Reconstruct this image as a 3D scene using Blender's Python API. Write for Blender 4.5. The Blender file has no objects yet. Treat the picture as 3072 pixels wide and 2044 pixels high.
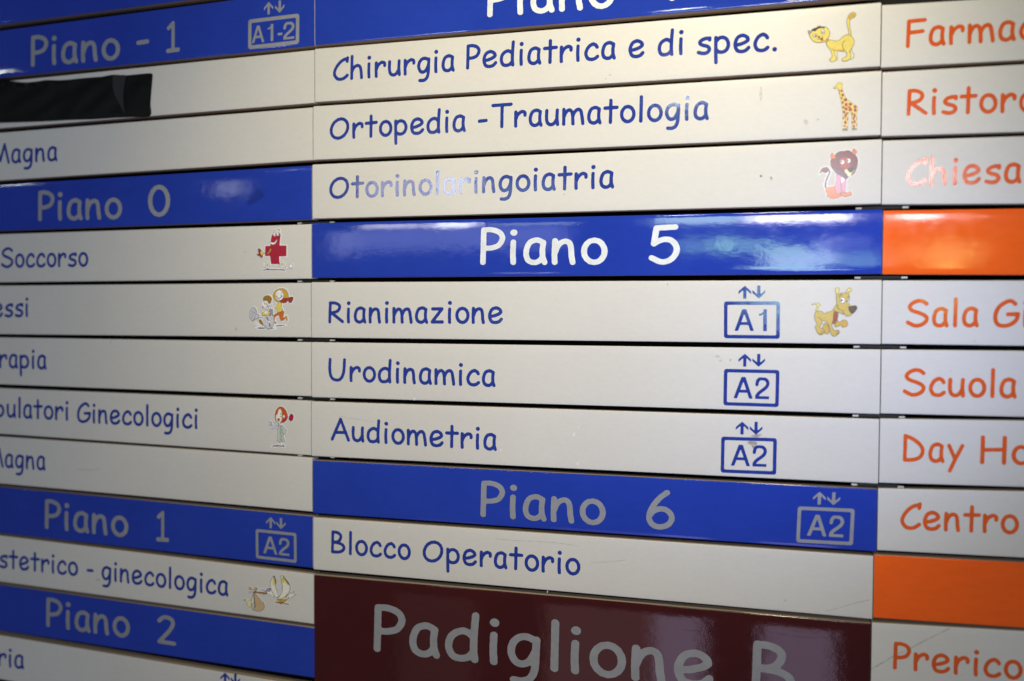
import bpy, math, random
import numpy as np
from mathutils import Matrix, Vector

# ------------------------------------------------------------------ camera
CAM_AXES = [[0.958106, 0.286379, 0.004386], [-0.012597, 0.026837, 0.99956], [0.286136, -0.95774, 0.02932]]
CAM_POS = [0.7753, -1.3893, 1.5989]
LENS = 31.4109
scene = bpy.context.scene
cam_data = bpy.data.cameras.new('camera')
cam = bpy.data.objects.new('camera', cam_data)
scene.collection.objects.link(cam)
scene.camera = cam
cam_data.sensor_width = 36.0
cam_data.lens = LENS
cam_data.clip_start = 0.01
cam_data.clip_end = 200.0
_m = Matrix.Identity(4)
for _c in range(3):
    for _r in range(3):
        _m[_r][_c] = CAM_AXES[_c][_r]
    _m[_c][3] = CAM_POS[_c]
cam.matrix_world = _m
cam_data.dof.use_dof = True
cam_data.dof.focus_distance = 1.44
cam_data.dof.aperture_fstop = 1.35

# ------------------------------------------------------------------ world and exposure
world = bpy.data.worlds.new('World')
scene.world = world
world.use_nodes = True
_bg = world.node_tree.nodes['Background']
_bg.inputs['Color'].default_value = (0.70, 0.72, 1.0, 1)
_bg.inputs['Strength'].default_value = 0.08
scene.view_settings.view_transform = 'Standard'
scene.view_settings.look = 'None'
scene.view_settings.exposure = 0.07
scene.view_settings.gamma = 1.0

# ------------------------------------------------------------------ lamps
def area(name, loc, target, sx, sy, power, color, spread=180.0, shape='RECTANGLE'):
    d = bpy.data.lights.new(name, 'AREA')
    d.shape = shape
    d.size = sx
    if shape in ('RECTANGLE', 'ELLIPSE'):
        d.size_y = sy
    d.energy = power
    d.color = color
    d.spread = math.radians(spread)
    o = bpy.data.objects.new(name, d)
    scene.collection.objects.link(o)
    o.location = loc
    o.rotation_euler = (Vector(target) - Vector(loc)).to_track_quat('-Z', 'Y').to_euler()
    return o

# the warm ceiling lamp above the board and the cooler daylight that comes in opposite it
def spot(name, loc, target, half, power, color, soft):
    d = bpy.data.lights.new(name, 'SPOT')
    d.spot_size = 2 * half
    d.spot_blend = 1.0
    d.energy = power
    d.color = color
    d.shadow_soft_size = soft
    o = bpy.data.objects.new(name, d)
    scene.collection.objects.link(o)
    o.location = loc
    o.rotation_euler = (Vector(target) - Vector(loc)).to_track_quat('-Z', 'Y').to_euler()
    return o
spot('ceiling_spotlight', (0.752, -1.372, 2.822), (0.443, 0, 1.864), .50, 114.0, (1.0, .867, .533), .12)
spot('daylight_lamp', (1.539, -0.812, 1.374), (0.586, 0, 1.686), .50, 38.0, (.431, .538, 1.0), .12)

def reflected_lamp(ua, ub, sa, sb, dist, radiance, color, shape='RECTANGLE'):
    """An unseen lamp added for its reflection in the glossy slats: board columns ua..ub, slopes sa..sb."""
    k = dist / 1.392
    xa, xb = ua * .1 + (ua * .1 - .776) * k, ub * .1 + (ub * .1 - .776) * k
    za, zb = 1.6 + sa * (dist + 1.392), 1.6 + sb * (dist + 1.392)
    w, h = abs(xb - xa), abs(zb - za)
    loc = ((xa + xb) / 2, -dist, (za + zb) / 2)
    return area('reflection_lamp', loc, (loc[0], 0, loc[2]), w, h, radiance * w * h * math.pi, color, shape=shape)

# unseen lamps added to mirror as bright bands in the glossy slats
reflected_lamp(0.9, 2.0, .128, .185, 5, 8, (1, .98, .95))
reflected_lamp(2.2, 2.95, .125, .185, 5, 20, (.95, .98, 1))
reflected_lamp(3.3, 4.6, .128, .150, 5, 4, (.75, .95, .85))
reflected_lamp(5.9, 7.2, .118, .185, 5, 9, (.7, 1, .85))
reflected_lamp(7.3, 8.75, .116, .185, 5, 27, (.97, .95, 1))
reflected_lamp(9.35, 9.95, .122, .172, 5, 30, (1, .90, .97))
reflected_lamp(10.2, 10.5, .122, .140, 5, 6, (1, .95, .95))
reflected_lamp(0.8, 4.5, .076, .118, 5.2, 2.5, (.55, .62, 1))
reflected_lamp(0.35, 0.8, .070, .118, 5.2, 3.4, (.60, .66, 1))
# soft pale and green lamps added for reflections of trees and sky
for _u, _s, _ru, _rs, _e, _c in [(6.45, .075, .14, .007, 3.0, (.5, 1, .6)), (6.95, .076, .24, .010, 4.0, (.5, 1, .55)), (7.4, .073, .15, .007, 3.5, (.5, 1, .6)),
                                 (7.8, .064, .36, .012, 3.4, (.6, 1, .7)), (8.05, .050, .55, .018, 3.8, (.7, .95, .9)), (7.85, .018, .60, .016, 4.0, (.6, 1, .8)),
                                 (8.2, -.012, .55, .014, 3.5, (.7, .95, 1)), (8.9, .040, .30, .024, 1.6, (.5, .95, .8)), (8.45, .077, .15, .006, 3.5, (.65, .75, 1)),
                                 (8.85, .077, .18, .004, 1.8, (.6, .7, 1)), (9.55, .058, .22, .012, 1.6, (1, .9, .3)), (10.1, .060, .30, .014, 2.6, (1, .9, .3)),
                                 (10.0, .025, .22, .02, 3.2, (1, .9, .25)), (3.6, -.026, .14, .006, 5, (.9, .9, 1)), (4.15, -.026, .17, .006, 4, (.9, .9, 1))]:
    reflected_lamp(_u - _ru, _u + _ru, _s - _rs, _s + _rs, 5, _e * 2.1, _c, 'ELLIPSE')
# low dim lamps added as pale shapes mirrored in the maroon slat
reflected_lamp(5.95, 6.72, -.60, -.322, 2.0, 1.7, (.80, .68, 1))
reflected_lamp(4.2, 5.95, -.60, -.318, 2.0, .45, (1, .62, .66))
reflected_lamp(1.6, 3.0, -.60, -.33, 2.0, .16, (1, .6, .6))
reflected_lamp(7.55, 8.6, -.60, -.322, 2.0, 1.6, (.80, .68, 1))
# small round lamps, out of view, added to leave soft glints on the slats
reflected_lamp(-2.0, -1.35, .150, .180, 5, 2.2, (.95, 1, .98), 'ELLIPSE')
reflected_lamp(-.70, -.38, .244, .256, 5, 12, (.95, 1, .95), 'ELLIPSE')
reflected_lamp(6.0, 6.6, .240, .258, 5, 34, (.92, 1, .92), 'ELLIPSE')
reflected_lamp(-7.4, -6.5, .292, .306, 5, 40, (.9, 1, .85), 'ELLIPSE')

SLATS = [('L', -1, 'blue', -9.3, 0.0559, -0.8396, -1.0124, 0.0357, -0.1164),
 ('L', 0, 'blue', -9.3, 0.043, 0.1604, -0.0121, 1.0287, 0.9481),
 ('L', 1, 'white', -9.3, 0.038, 1.1163, 1.0221, 2.0046, 1.924),
 ('L', 2, 'white', -9.3, 0.003, 2.0981, 2.0011, 3.023, 2.9031),
 ('L', 3, 'blue', -9.3, -0.012, 3.1006, 2.9972, 3.9826, 3.9239),
 ('L', 4, 'white', -9.3, -0.027, 4.0451, 4.0071, 4.9769, 4.947),
 ('L', 5, 'white', -9.3, -0.037, 5.0427, 5.021, 5.9864, 5.966),
 ('L', 6, 'white', -9.3, -0.037, 6.0466, 6.052, 6.9538, 6.993),
 ('L', 7, 'white', -9.3, -0.042, 7.032, 7.0739, 7.9072, 8.026),
 ('L', 8, 'white', -9.3, -0.022, 7.9711, 8.0686, 8.8888, 9.0138),
 ('L', 9, 'blue', -9.3, -0.012, 8.9529, 9.101, 9.8641, 10.0048),
 ('L', 10, 'white', -9.3, 0.003, 9.8996, 10.1171, 10.8276, 10.9947),
 ('L', 11, 'blue', -9.3, 0.018, 10.8929, 11.071, 11.8055, 11.9468),
 ('L', 12, 'white', -9.3, 0.0475, 11.8863, 12.12, 12.7689, 12.9784),
 ('L', 13, 'white', -9.3, 0.0475, 12.8863, 13.12, 13.7689, 13.9784),
 ('M', 0, 'blue', 0.057, 9.0599, -0.0167, 0.0742, 0.9408, 0.9604),
 ('M', 1, 'white', 0.052, 9.093, 1.006, 1.0708, 1.9125, 1.9738),
 ('M', 2, 'white', 0.017, 9.113, 1.9845, 2.0406, 2.9004, 2.9537),
 ('M', 3, 'white', 0.002, 9.133, 2.9817, 3.0178, 3.9114, 3.9356),
 ('M', 4, 'blue', -0.013, 9.158, 3.9895, 4.0214, 4.932, 4.9422),
 ('M', 5, 'white', -0.023, 9.163, 5.0111, 5.0342, 5.9699, 5.9581),
 ('M', 6, 'white', -0.023, 9.163, 6.0511, 6.0366, 7.0073, 6.9701),
 ('M', 7, 'white', -0.028, 9.158, 7.0833, 7.0456, 8.0364, 7.9819),
 ('M', 8, 'blue', -0.008, 9.148, 8.1148, 8.0663, 9.0355, 8.9762),
 ('M', 9, 'white', 0.002, 9.108, 9.1138, 9.0476, 10.0276, 9.9716),
 ('M', 10, 'maroon', 0.017, 9.093, 10.1277, 10.0429, 13.0893, 13.009),
 ('R', 0, 'white', 9.0739, 18.3, 0.1098, 0.3903, 1.0796, 1.4144),
 ('R', 1, 'white', 9.107, 18.3, 1.1108, 1.3903, 1.9939, 2.1547),
 ('R', 2, 'white', 9.127, 18.3, 2.0622, 2.1825, 2.9709, 3.1524),
 ('R', 3, 'white', 9.147, 18.3, 3.0383, 3.1883, 3.9459, 4.1873),
 ('R', 4, 'orange', 9.172, 18.3, 4.0392, 4.1551, 4.95, 5.0754),
 ('R', 5, 'white', 9.177, 18.3, 5.041, 5.1012, 5.953, 5.9629),
 ('R', 6, 'white', 9.177, 18.3, 6.036, 5.9864, 6.9599, 6.8716),
 ('R', 7, 'white', 9.172, 18.3, 7.037, 6.8308, 7.9677, 7.7262),
 ('R', 8, 'white', 9.162, 18.3, 8.0519, 7.7038, 8.9537, 8.73),
 ('R', 9, 'orange', 9.122, 18.3, 9.026, 8.8047, 9.9496, 9.6748),
 ('R', 10, 'white', 9.107, 18.3, 10.0257, 9.6284, 11.0539, 10.6956)]
TEXTS = [('L', 0, 'Piano', -6.0166, 0.8641, -3.966, 0.8863, 0.7753, 'grey_vinyl'),
 ('L', 0, '-', -3.6077, 0.8398, -3.3265, 0.8381, 0.7753, 'grey_vinyl'),
 ('L', 0, '1', -2.9641, 0.8429, -2.6707, 0.8427, 0.7418, 'grey_vinyl'),
 ('L', 3, 'Piano', -5.8853, 3.8077, -3.9505, 3.8194, 0.763, 'grey_vinyl'),
 ('L', 3, '0', -3.3812, 3.7971, -2.8979, 3.7995, 0.7715, 'grey_vinyl'),
 ('L', 9, 'Piano', -5.8058, 9.7384, -3.8697, 9.769, 0.7609, 'grey_vinyl'),
 ('L', 9, '1', -3.2548, 9.7817, -2.9726, 9.7868, 0.7596, 'grey_vinyl'),
 ('L', 11, 'Piano', -5.8003, 11.6527, -3.8525, 11.6737, 0.7589, 'grey_vinyl'),
 ('L', 11, '2', -3.2425, 11.6971, -2.8364, 11.6982, 0.7225, 'grey_vinyl'),
 ('M', 4, 'Piano', 3.0613, 4.7477, 5.1663, 4.7697, 0.8014, 'white_vinyl'),
 ('M', 4, '5', 5.8084, 4.7749, 6.285, 4.7738, 0.8037, 'white_vinyl'),
 ('M', 8, 'Piano', 3.0791, 8.8897, 5.1683, 8.8879, 0.7927, 'grey_vinyl'),
 ('M', 8, '6', 5.8057, 8.8874, 6.2474, 8.8776, 0.8117, 'grey_vinyl'),
 ('M', 0, 'Piano', 3.166, 0.7526, 5.2544, 0.7909, 0.8014, 'white_vinyl'),
 ('M', 0, '4', 5.7662, 0.7657, 6.3262, 0.7657, 0.8014, 'white_vinyl'),
 ('M', 1, 'Pediatrica', 2.8054, 1.5638, 5.2742, 1.5864, 0.535, 'blue_ink'),
 ('M', 1, 'Chirurgia', 0.3934, 1.5859, 2.6115, 1.5802, 0.535, 'blue_ink'),
 ('M', 1, 'e', 5.4666, 1.59, 5.7179, 1.5961, 0.535, 'blue_ink'),
 ('M', 1, 'di', 5.9156, 1.6003, 6.3084, 1.6001, 0.535, 'blue_ink'),
 ('M', 1, 'spec.', 6.5059, 1.622, 7.6727, 1.6555, 0.535, 'blue_ink'),
 ('M', 2, 'Traumatologia', 3.2421, 2.545, 6.6991, 2.6037, 0.535, 'blue_ink'),
 ('M', 2, 'Ortopedia', 0.331, 2.5832, 2.806, 2.5729, 0.535, 'blue_ink'),
 ('M', 2, '-', 3.0113, 2.5722, 3.1803, 2.572, 0.535, 'blue_ink'),
 ('M', 3, 'Otorinolaringoiatria', 0.321, 3.5907, 5.2626, 3.5819, 0.535, 'blue_ink'),
 ('M', 5, 'Rianimazione', 0.2977, 5.7225, 3.455, 5.7118, 0.535, 'blue_ink'),
 ('M', 6, 'Urodinamica', 0.2959, 6.7231, 3.3331, 6.7424, 0.535, 'blue_ink'),
 ('M', 7, 'Audiometria', 0.3415, 7.7507, 3.3597, 7.787, 0.535, 'blue_ink'),
 ('M', 9, 'Blocco', 0.3435, 9.7195, 1.8424, 9.7213, 0.535, 'blue_ink'),
 ('M', 9, 'Operatorio', 2.0562, 9.7231, 4.7665, 9.7242, 0.535, 'blue_ink'),
 ('M', 10, 'Padiglione', 1.1549, 11.3492, 6.8596, 11.2953, 1.0859, 'grey_vinyl'),
 ('M', 10, 'B', 7.4216, 11.2904, 8.0535, 11.2848, 1.0859, 'grey_vinyl'),
 ('L', 7, 'Ginecologici', -5.0217, 7.6502, -2.3423, 7.6672, 0.535, 'blue_ink'),
 ('L', 7, 'bulatori', -6.9909, 7.6155, -5.2208, 7.6246, 0.535, 'blue_ink'),
 ('L', 2, 'Magna', -6.9983, 2.6806, -5.4158, 2.6836, 0.535, 'blue_ink'),
 ('L', 4, 'Soccorso', -6.7985, 4.6988, -4.726, 4.6933, 0.535, 'blue_ink'),
 ('L', 5, 'essi', -7.003, 5.6638, -6.1469, 5.648, 0.535, 'blue_ink'),
 ('L', 6, 'rapia', -6.8752, 6.6484, -5.7243, 6.6572, 0.535, 'blue_ink'),
 ('L', 8, 'Magna', -7.1948, 8.6074, -5.7767, 8.6107, 0.535, 'blue_ink'),
 ('L', 10, 'stetrico', -6.937, 10.6002, -5.0312, 10.6042, 0.535, 'blue_ink'),
 ('L', 10, '-', -4.8355, 10.6231, -4.6744, 10.6253, 0.535, 'blue_ink'),
 ('L', 10, 'ginecologica', -4.4908, 10.6255, -1.7183, 10.6748, 0.535, 'blue_ink'),
 ('L', 12, 'ria', -6.9968, 12.569, -6.3509, 12.559, 0.535, 'blue_ink'),
 ('R', 1, 'Farmac', 9.4285, 1.7474, 11.0868, 1.7643, 0.535, 'orange_ink'),
 ('R', 2, 'Ristor', 9.4533, 2.7068, 10.8517, 2.7452, 0.535, 'orange_ink'),
 ('R', 2, 'o', 10.8803, 2.747, 11.0899, 2.7536, 0.535, 'orange_ink'),
 ('R', 3, 'Chiesa', 9.4578, 3.7035, 10.9324, 3.7175, 0.535, 'orange_ink'),
 ('R', 5, 'Sala', 9.4919, 5.7172, 10.4367, 5.7051, 0.535, 'orange_ink'),
 ('R', 5, 'Gi', 10.6141, 5.7097, 11.0557, 5.708, 0.535, 'orange_ink'),
 ('R', 6, 'Scuola', 9.4654, 6.7047, 10.9291, 6.6923, 0.535, 'orange_ink'),
 ('R', 7, 'Day', 9.4841, 7.6504, 10.2813, 7.6319, 0.535, 'orange_ink'),
 ('R', 7, 'Ho', 10.485, 7.6295, 11.1242, 7.6162, 0.535, 'orange_ink'),
 ('R', 8, 'Centro', 9.4629, 8.6299, 10.9916, 8.5908, 0.535, 'orange_ink'),
 ('R', 10, 'Prerico', 9.3979, 10.6776, 11.077, 10.6357, 0.535, 'orange_ink')]
LIFTS = [('L', 0, 'A1-2', [-1.2547, 0.3935, -0.2464, 0.3768, -1.2631, 0.9108], 'grey_vinyl'),
 ('M', 5, 'A1', [6.9515, 5.3418, 7.7623, 5.3418, 6.9555, 5.899], 'blue_ink'),
 ('M', 6, 'A2', [6.9628, 6.3626, 7.769, 6.3625, 6.9582, 6.9179], 'blue_ink'),
 ('M', 7, 'A2', [6.9334, 7.3937, 7.7445, 7.3823, 6.9294, 7.9444], 'blue_ink'),
 ('M', 8, 'A2', [8.0548, 8.3857, 8.8471, 8.3697, 8.0372, 8.9262], 'grey_vinyl'),
 ('L', 9, 'A2', [-1.1496, 9.3971, -0.3309, 9.4142, -1.1461, 9.9269], 'grey_vinyl'),
 ('L', 12, 'A1', [-2.1187, 12.3306, -1.2612, 12.3114, -2.1129, 12.872], 'blue_ink'),
 ('M', 0, 'A1', [7.7903, 0.3636, 8.6011, 0.3996, 7.7903, 0.9208], 'white_vinyl')]
STICKERS = [('cat', 'M', 1, 0.000524, [('tail', 'yellow_print', 'poly', [(8.671, 1.5023),
 (8.6569, 1.4216),
 (8.6375, 1.3377),
 (8.6391, 1.2721),
 (8.6642, 1.2086),
 (8.7052, 1.1795),
 (8.7468, 1.1887),
 (8.7575, 1.217),
 (8.7373, 1.248),
 (8.691, 1.2685),
 (8.6783, 1.292),
 (8.6739, 1.3409),
 (8.6827, 1.4129),
 (8.6965, 1.4689),
 (8.6919, 1.5096)], 0.00637, 0, None),
 ('tail_tip', 'amber_print', 'poly', [(8.6546, 1.2625),
 (8.6669, 1.217),
 (8.7054, 1.1893),
 (8.7417, 1.1965),
 (8.7482, 1.2162),
 (8.7294, 1.2375),
 (8.6857, 1.2625),
 (8.673, 1.2778)], 0.0, 0, 'tail'),
 ('leg', 'pale_yellow_print', 'poly', [(8.6842, 1.6926),
 (8.7075, 1.689),
 (8.716, 1.7445),
 (8.7425, 1.785),
 (8.7302, 1.8279),
 (8.6942, 1.8498),
 (8.6786, 1.8459),
 (8.6986, 1.7925)], 0.00637, 0, None),
 ('leg', 'pale_yellow_print', 'poly', [(8.452, 1.6961),
 (8.5047, 1.7168),
 (8.5137, 1.8002),
 (8.5168, 1.8335),
 (8.4959, 1.8374)], 0.00637, 0, None),
 ('body', 'yellow_print', 'poly', [(8.3661, 1.5678),
 (8.4027, 1.5487),
 (8.4448, 1.5577),
 (8.4921, 1.5682),
 (8.5442, 1.5549),
 (8.6008, 1.5047),
 (8.6371, 1.4913),
 (8.6735, 1.4971),
 (8.7103, 1.5303),
 (8.7369, 1.5763),
 (8.7401, 1.6204),
 (8.7175, 1.6679),
 (8.7024, 1.6996),
 (8.6821, 1.7309),
 (8.7012, 1.7927),
 (8.6786, 1.8459),
 (8.6217, 1.869),
 (8.5799, 1.8603),
 (8.5769, 1.8326),
 (8.6053, 1.8155),
 (8.6364, 1.8042),
 (8.641, 1.7606),
 (8.617, 1.7257),
 (8.5727, 1.725),
 (8.5203, 1.7153),
 (8.4678, 1.7029),
 (8.4954, 1.7987),
 (8.4959, 1.8374),
 (8.4648, 1.8626),
 (8.4174, 1.8535),
 (8.4117, 1.8199),
 (8.443, 1.8002),
 (8.4369, 1.7446),
 (8.4044, 1.6702),
 (8.3669, 1.6231)], 0.00637, 0, None),
 ('belly_shade', 'amber_print', 'line', [(8.4361, 1.6866),
 (8.494, 1.705),
 (8.5986, 1.7122)], 0.0, 0.02045, 'body'),
 ('thigh_line', 'black_print', 'line', [(8.6123, 1.577),
 (8.5815, 1.613),
 (8.5876, 1.6684),
 (8.609, 1.7086)], 0.0, 0.00708, 'body'),
 ('ear', 'lilac_print', 'poly', [(8.1044, 1.3908),
 (8.1203, 1.3894),
 (8.1499, 1.4169),
 (8.1265, 1.4537)], 0.00637, 0, None),
 ('head', 'yellow_print', 'poly', [(8.1265, 1.4537),
 (8.1473, 1.4167),
 (8.1945, 1.3819),
 (8.2525, 1.3592),
 (8.3157, 1.3481),
 (8.3686, 1.3693),
 (8.4009, 1.4217),
 (8.4041, 1.4661),
 (8.3864, 1.5142),
 (8.3397, 1.5601),
 (8.2871, 1.5723),
 (8.2182, 1.5667),
 (8.1593, 1.523)], 0.00637, 0, None),
 ('hair', 'black_print', 'poly', [(8.1469, 1.3889),
 (8.1784, 1.3639),
 (8.2259, 1.3514),
 (8.2415, 1.3279),
 (8.2522, 1.3426),
 (8.2731, 1.3223),
 (8.2787, 1.3422),
 (8.3263, 1.3518),
 (8.3371, 1.3721),
 (8.2948, 1.3657),
 (8.2526, 1.3703),
 (8.2211, 1.3897),
 (8.2002, 1.4101),
 (8.1788, 1.3944),
 (8.1577, 1.4009)], 0.0, 0, 'head'),
 ('collar', 'amber_print', 'sharp', [(8.337, 1.5599),
 (8.3814, 1.5304),
 (8.4, 1.5457),
 (8.3611, 1.5867)], 0.00354, 0, None),
 ('eye', 'white_print', 'poly', [(8.3341, 1.4226),
 (8.3331, 1.4328),
 (8.3298, 1.4417),
 (8.3247, 1.4486),
 (8.3181, 1.4528),
 (8.3108, 1.4538),
 (8.3034, 1.4515),
 (8.2967, 1.4463),
 (8.2914, 1.4385),
 (8.2879, 1.4289),
 (8.2866, 1.4186),
 (8.2876, 1.4084),
 (8.2908, 1.3994),
 (8.296, 1.3925),
 (8.3026, 1.3884),
 (8.3099, 1.3874),
 (8.3172, 1.3897),
 (8.3239, 1.3949),
 (8.3293, 1.4027),
 (8.3328, 1.4123)], 0.00637, 0, 'head'),
 ('pupil', 'lilac_print', 'poly', [(8.3215, 1.4287),
 (8.321, 1.4328),
 (8.3192, 1.4363),
 (8.3165, 1.439),
 (8.3129, 1.4406),
 (8.309, 1.4409),
 (8.3051, 1.4399),
 (8.3016, 1.4378),
 (8.2987, 1.4346),
 (8.2969, 1.4307),
 (8.2962, 1.4266),
 (8.2967, 1.4225),
 (8.2985, 1.419),
 (8.3013, 1.4163),
 (8.3048, 1.4147),
 (8.3087, 1.4144),
 (8.3126, 1.4154),
 (8.3162, 1.4175),
 (8.319, 1.4207),
 (8.3208, 1.4246)], 0.00354, 0, 'head'),
 ('eye', 'white_print', 'poly', [(8.2286, 1.4706),
 (8.2273, 1.4767),
 (8.2235, 1.4819),
 (8.2174, 1.4858),
 (8.2098, 1.488),
 (8.2013, 1.4883),
 (8.1927, 1.4866),
 (8.185, 1.4831),
 (8.1788, 1.4782),
 (8.1748, 1.4723),
 (8.1734, 1.466),
 (8.1747, 1.4599),
 (8.1785, 1.4547),
 (8.1846, 1.4508),
 (8.1922, 1.4486),
 (8.2007, 1.4484),
 (8.2093, 1.45),
 (8.217, 1.4535),
 (8.2232, 1.4585),
 (8.2272, 1.4644)], 0.00637, 0, 'head'),
 ('pupil', 'lilac_print', 'poly', [(8.2228, 1.4729),
 (8.2222, 1.4773),
 (8.2203, 1.4812),
 (8.2173, 1.4841),
 (8.2135, 1.4858),
 (8.2092, 1.4862),
 (8.2049, 1.4851),
 (8.2011, 1.4827),
 (8.198, 1.4793),
 (8.1959, 1.4751),
 (8.1952, 1.4706),
 (8.1958, 1.4662),
 (8.1977, 1.4623),
 (8.2007, 1.4594),
 (8.2046, 1.4577),
 (8.2088, 1.4573),
 (8.2131, 1.4584),
 (8.217, 1.4608),
 (8.2201, 1.4642),
 (8.2221, 1.4684)], 0.00354, 0, 'head'),
 ('nose', 'black_print', 'poly', [(8.2734, 1.4965),
 (8.2727, 1.5009),
 (8.2707, 1.5047),
 (8.2674, 1.5077),
 (8.2633, 1.5094),
 (8.2588, 1.5097),
 (8.2542, 1.5086),
 (8.25, 1.5062),
 (8.2467, 1.5027),
 (8.2445, 1.4986),
 (8.2437, 1.494),
 (8.2444, 1.4897),
 (8.2464, 1.4858),
 (8.2497, 1.4829),
 (8.2538, 1.4812),
 (8.2584, 1.4809),
 (8.2629, 1.482),
 (8.2671, 1.4844),
 (8.2704, 1.4878),
 (8.2726, 1.492)], 0.0, 0, 'head'),
 ('mouth', 'red_print', 'poly', [(8.2705, 1.5212),
 (8.3074, 1.5104),
 (8.3122, 1.5534),
 (8.2866, 1.5391)], 0.00354, 0, 'head'),
 ('smile_line', 'black_print', 'line', [(8.236, 1.5128),
 (8.2548, 1.5265),
 (8.2758, 1.5205),
 (8.302, 1.5072),
 (8.307, 1.4855)], 0.0, 0.00629, 'head')]),
 ('giraffe', 'M', 2, 0.000492, [('body', 'yellow_print', 'poly', [(8.467, 2.2266),
 (8.5039, 2.2082),
 (8.5232, 2.1731),
 (8.5726, 2.1713),
 (8.5952, 2.2015),
 (8.5857, 2.2294),
 (8.599, 2.298),
 (8.6247, 2.3673),
 (8.6549, 2.4161),
 (8.7146, 2.4667),
 (8.7641, 2.5061),
 (8.7991, 2.555),
 (8.7927, 2.6169),
 (8.7916, 2.7102),
 (8.7938, 2.861),
 (8.762, 2.8644),
 (8.7301, 2.8627),
 (8.7234, 2.7375),
 (8.7169, 2.6279),
 (8.6971, 2.6137),
 (8.6775, 2.623),
 (8.6742, 2.7347),
 (8.6712, 2.8647),
 (8.6368, 2.868),
 (8.5998, 2.866),
 (8.5995, 2.6783),
 (8.5956, 2.5738),
 (8.5768, 2.4684),
 (8.5529, 2.3522),
 (8.532, 2.2675),
 (8.502, 2.2472),
 (8.4748, 2.248)], 0.00332, 0, None),
 ('coat_spots', 'rust_print', 'multi', [[(8.5546, 2.2846),
 (8.5515, 2.2941),
 (8.5438, 2.2976),
 (8.5359, 2.2931),
 (8.5325, 2.2831),
 (8.5356, 2.2736),
 (8.5434, 2.2701),
 (8.5513, 2.2747)], [(8.5947, 2.2925),
 (8.5903, 2.3052),
 (8.5795, 2.3098),
 (8.5684, 2.3037),
 (8.5637, 2.2904),
 (8.5681, 2.2778),
 (8.579, 2.2731),
 (8.59, 2.2792)], [(8.565, 2.3259),
 (8.5622, 2.3363),
 (8.5552, 2.3402),
 (8.5481, 2.3354),
 (8.5451, 2.3246),
 (8.5478, 2.3143),
 (8.5548, 2.3104),
 (8.5619, 2.3152)], [(8.6137, 2.3562),
 (8.6084, 2.3729),
 (8.5953, 2.3791),
 (8.5819, 2.3711),
 (8.5761, 2.3538),
 (8.5814, 2.3371),
 (8.5946, 2.3309),
 (8.608, 2.3388)], [(8.5939, 2.3992),
 (8.5905, 2.4127),
 (8.582, 2.4179),
 (8.5733, 2.4116),
 (8.5696, 2.3976),
 (8.5729, 2.384),
 (8.5815, 2.3789),
 (8.5901, 2.3852)], [(8.6594, 2.4268),
 (8.6518, 2.4433),
 (8.6332, 2.4492),
 (8.6144, 2.4409),
 (8.6064, 2.4234),
 (8.6139, 2.4069),
 (8.6325, 2.401),
 (8.6514, 2.4093)], [(8.6119, 2.4628),
 (8.6076, 2.4795),
 (8.5968, 2.4859),
 (8.5857, 2.4782),
 (8.581, 2.4609),
 (8.5853, 2.4441),
 (8.5961, 2.4377),
 (8.6071, 2.4455)], [(8.6658, 2.4948),
 (8.6596, 2.5147),
 (8.6441, 2.5221),
 (8.6284, 2.5127),
 (8.6216, 2.4921),
 (8.6278, 2.4722),
 (8.6433, 2.4648),
 (8.659, 2.4742)], [(8.7266, 2.4934),
 (8.7191, 2.5075),
 (8.7005, 2.5124),
 (8.6817, 2.5052),
 (8.6738, 2.4901),
 (8.6813, 2.476),
 (8.6999, 2.4712),
 (8.7187, 2.4784)], [(8.6228, 2.5312),
 (8.6185, 2.5471),
 (8.6076, 2.5532),
 (8.5966, 2.5458),
 (8.5918, 2.5293),
 (8.5961, 2.5133),
 (8.607, 2.5073),
 (8.618, 2.5147)], [(8.6678, 2.5574),
 (8.6613, 2.5764),
 (8.645, 2.5834),
 (8.6285, 2.5744),
 (8.6214, 2.5545),
 (8.6279, 2.5355),
 (8.6442, 2.5284),
 (8.6607, 2.5375)], [(8.7067, 2.5311),
 (8.7, 2.5396),
 (8.6838, 2.5423),
 (8.6673, 2.5376),
 (8.6604, 2.5283),
 (8.6671, 2.5198),
 (8.6834, 2.5171),
 (8.6998, 2.5218)], [(8.7299, 2.5715),
 (8.7219, 2.5921),
 (8.7018, 2.5996),
 (8.6814, 2.5896),
 (8.6727, 2.5681),
 (8.6808, 2.5475),
 (8.7009, 2.54),
 (8.7213, 2.55)], [(8.7944, 2.534),
 (8.7866, 2.5472),
 (8.7673, 2.5517),
 (8.7478, 2.5448),
 (8.7395, 2.5306),
 (8.7474, 2.5173),
 (8.7667, 2.5128),
 (8.7862, 2.5197)], [(8.7896, 2.583),
 (8.7835, 2.6028),
 (8.7681, 2.6102),
 (8.7525, 2.6009),
 (8.7457, 2.5803),
 (8.7519, 2.5605),
 (8.7673, 2.553),
 (8.7829, 2.5624)], [(8.6344, 2.5996),
 (8.6292, 2.6147),
 (8.616, 2.6202),
 (8.6026, 2.6131),
 (8.5969, 2.5973),
 (8.6022, 2.5822),
 (8.6154, 2.5767),
 (8.6287, 2.5838)], [(8.6793, 2.6205),
 (8.6746, 2.634),
 (8.663, 2.639),
 (8.6512, 2.6326),
 (8.6462, 2.6185),
 (8.6508, 2.605),
 (8.6625, 2.6),
 (8.6742, 2.6064)], [(8.6574, 2.653),
 (8.6522, 2.673),
 (8.639, 2.6806),
 (8.6256, 2.6714),
 (8.6198, 2.6508),
 (8.625, 2.6308),
 (8.6382, 2.6232),
 (8.6516, 2.6324)], [(8.7389, 2.6344),
 (8.7357, 2.6569),
 (8.7273, 2.6658),
 (8.7186, 2.6559),
 (8.7147, 2.633),
 (8.7179, 2.6105),
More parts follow.
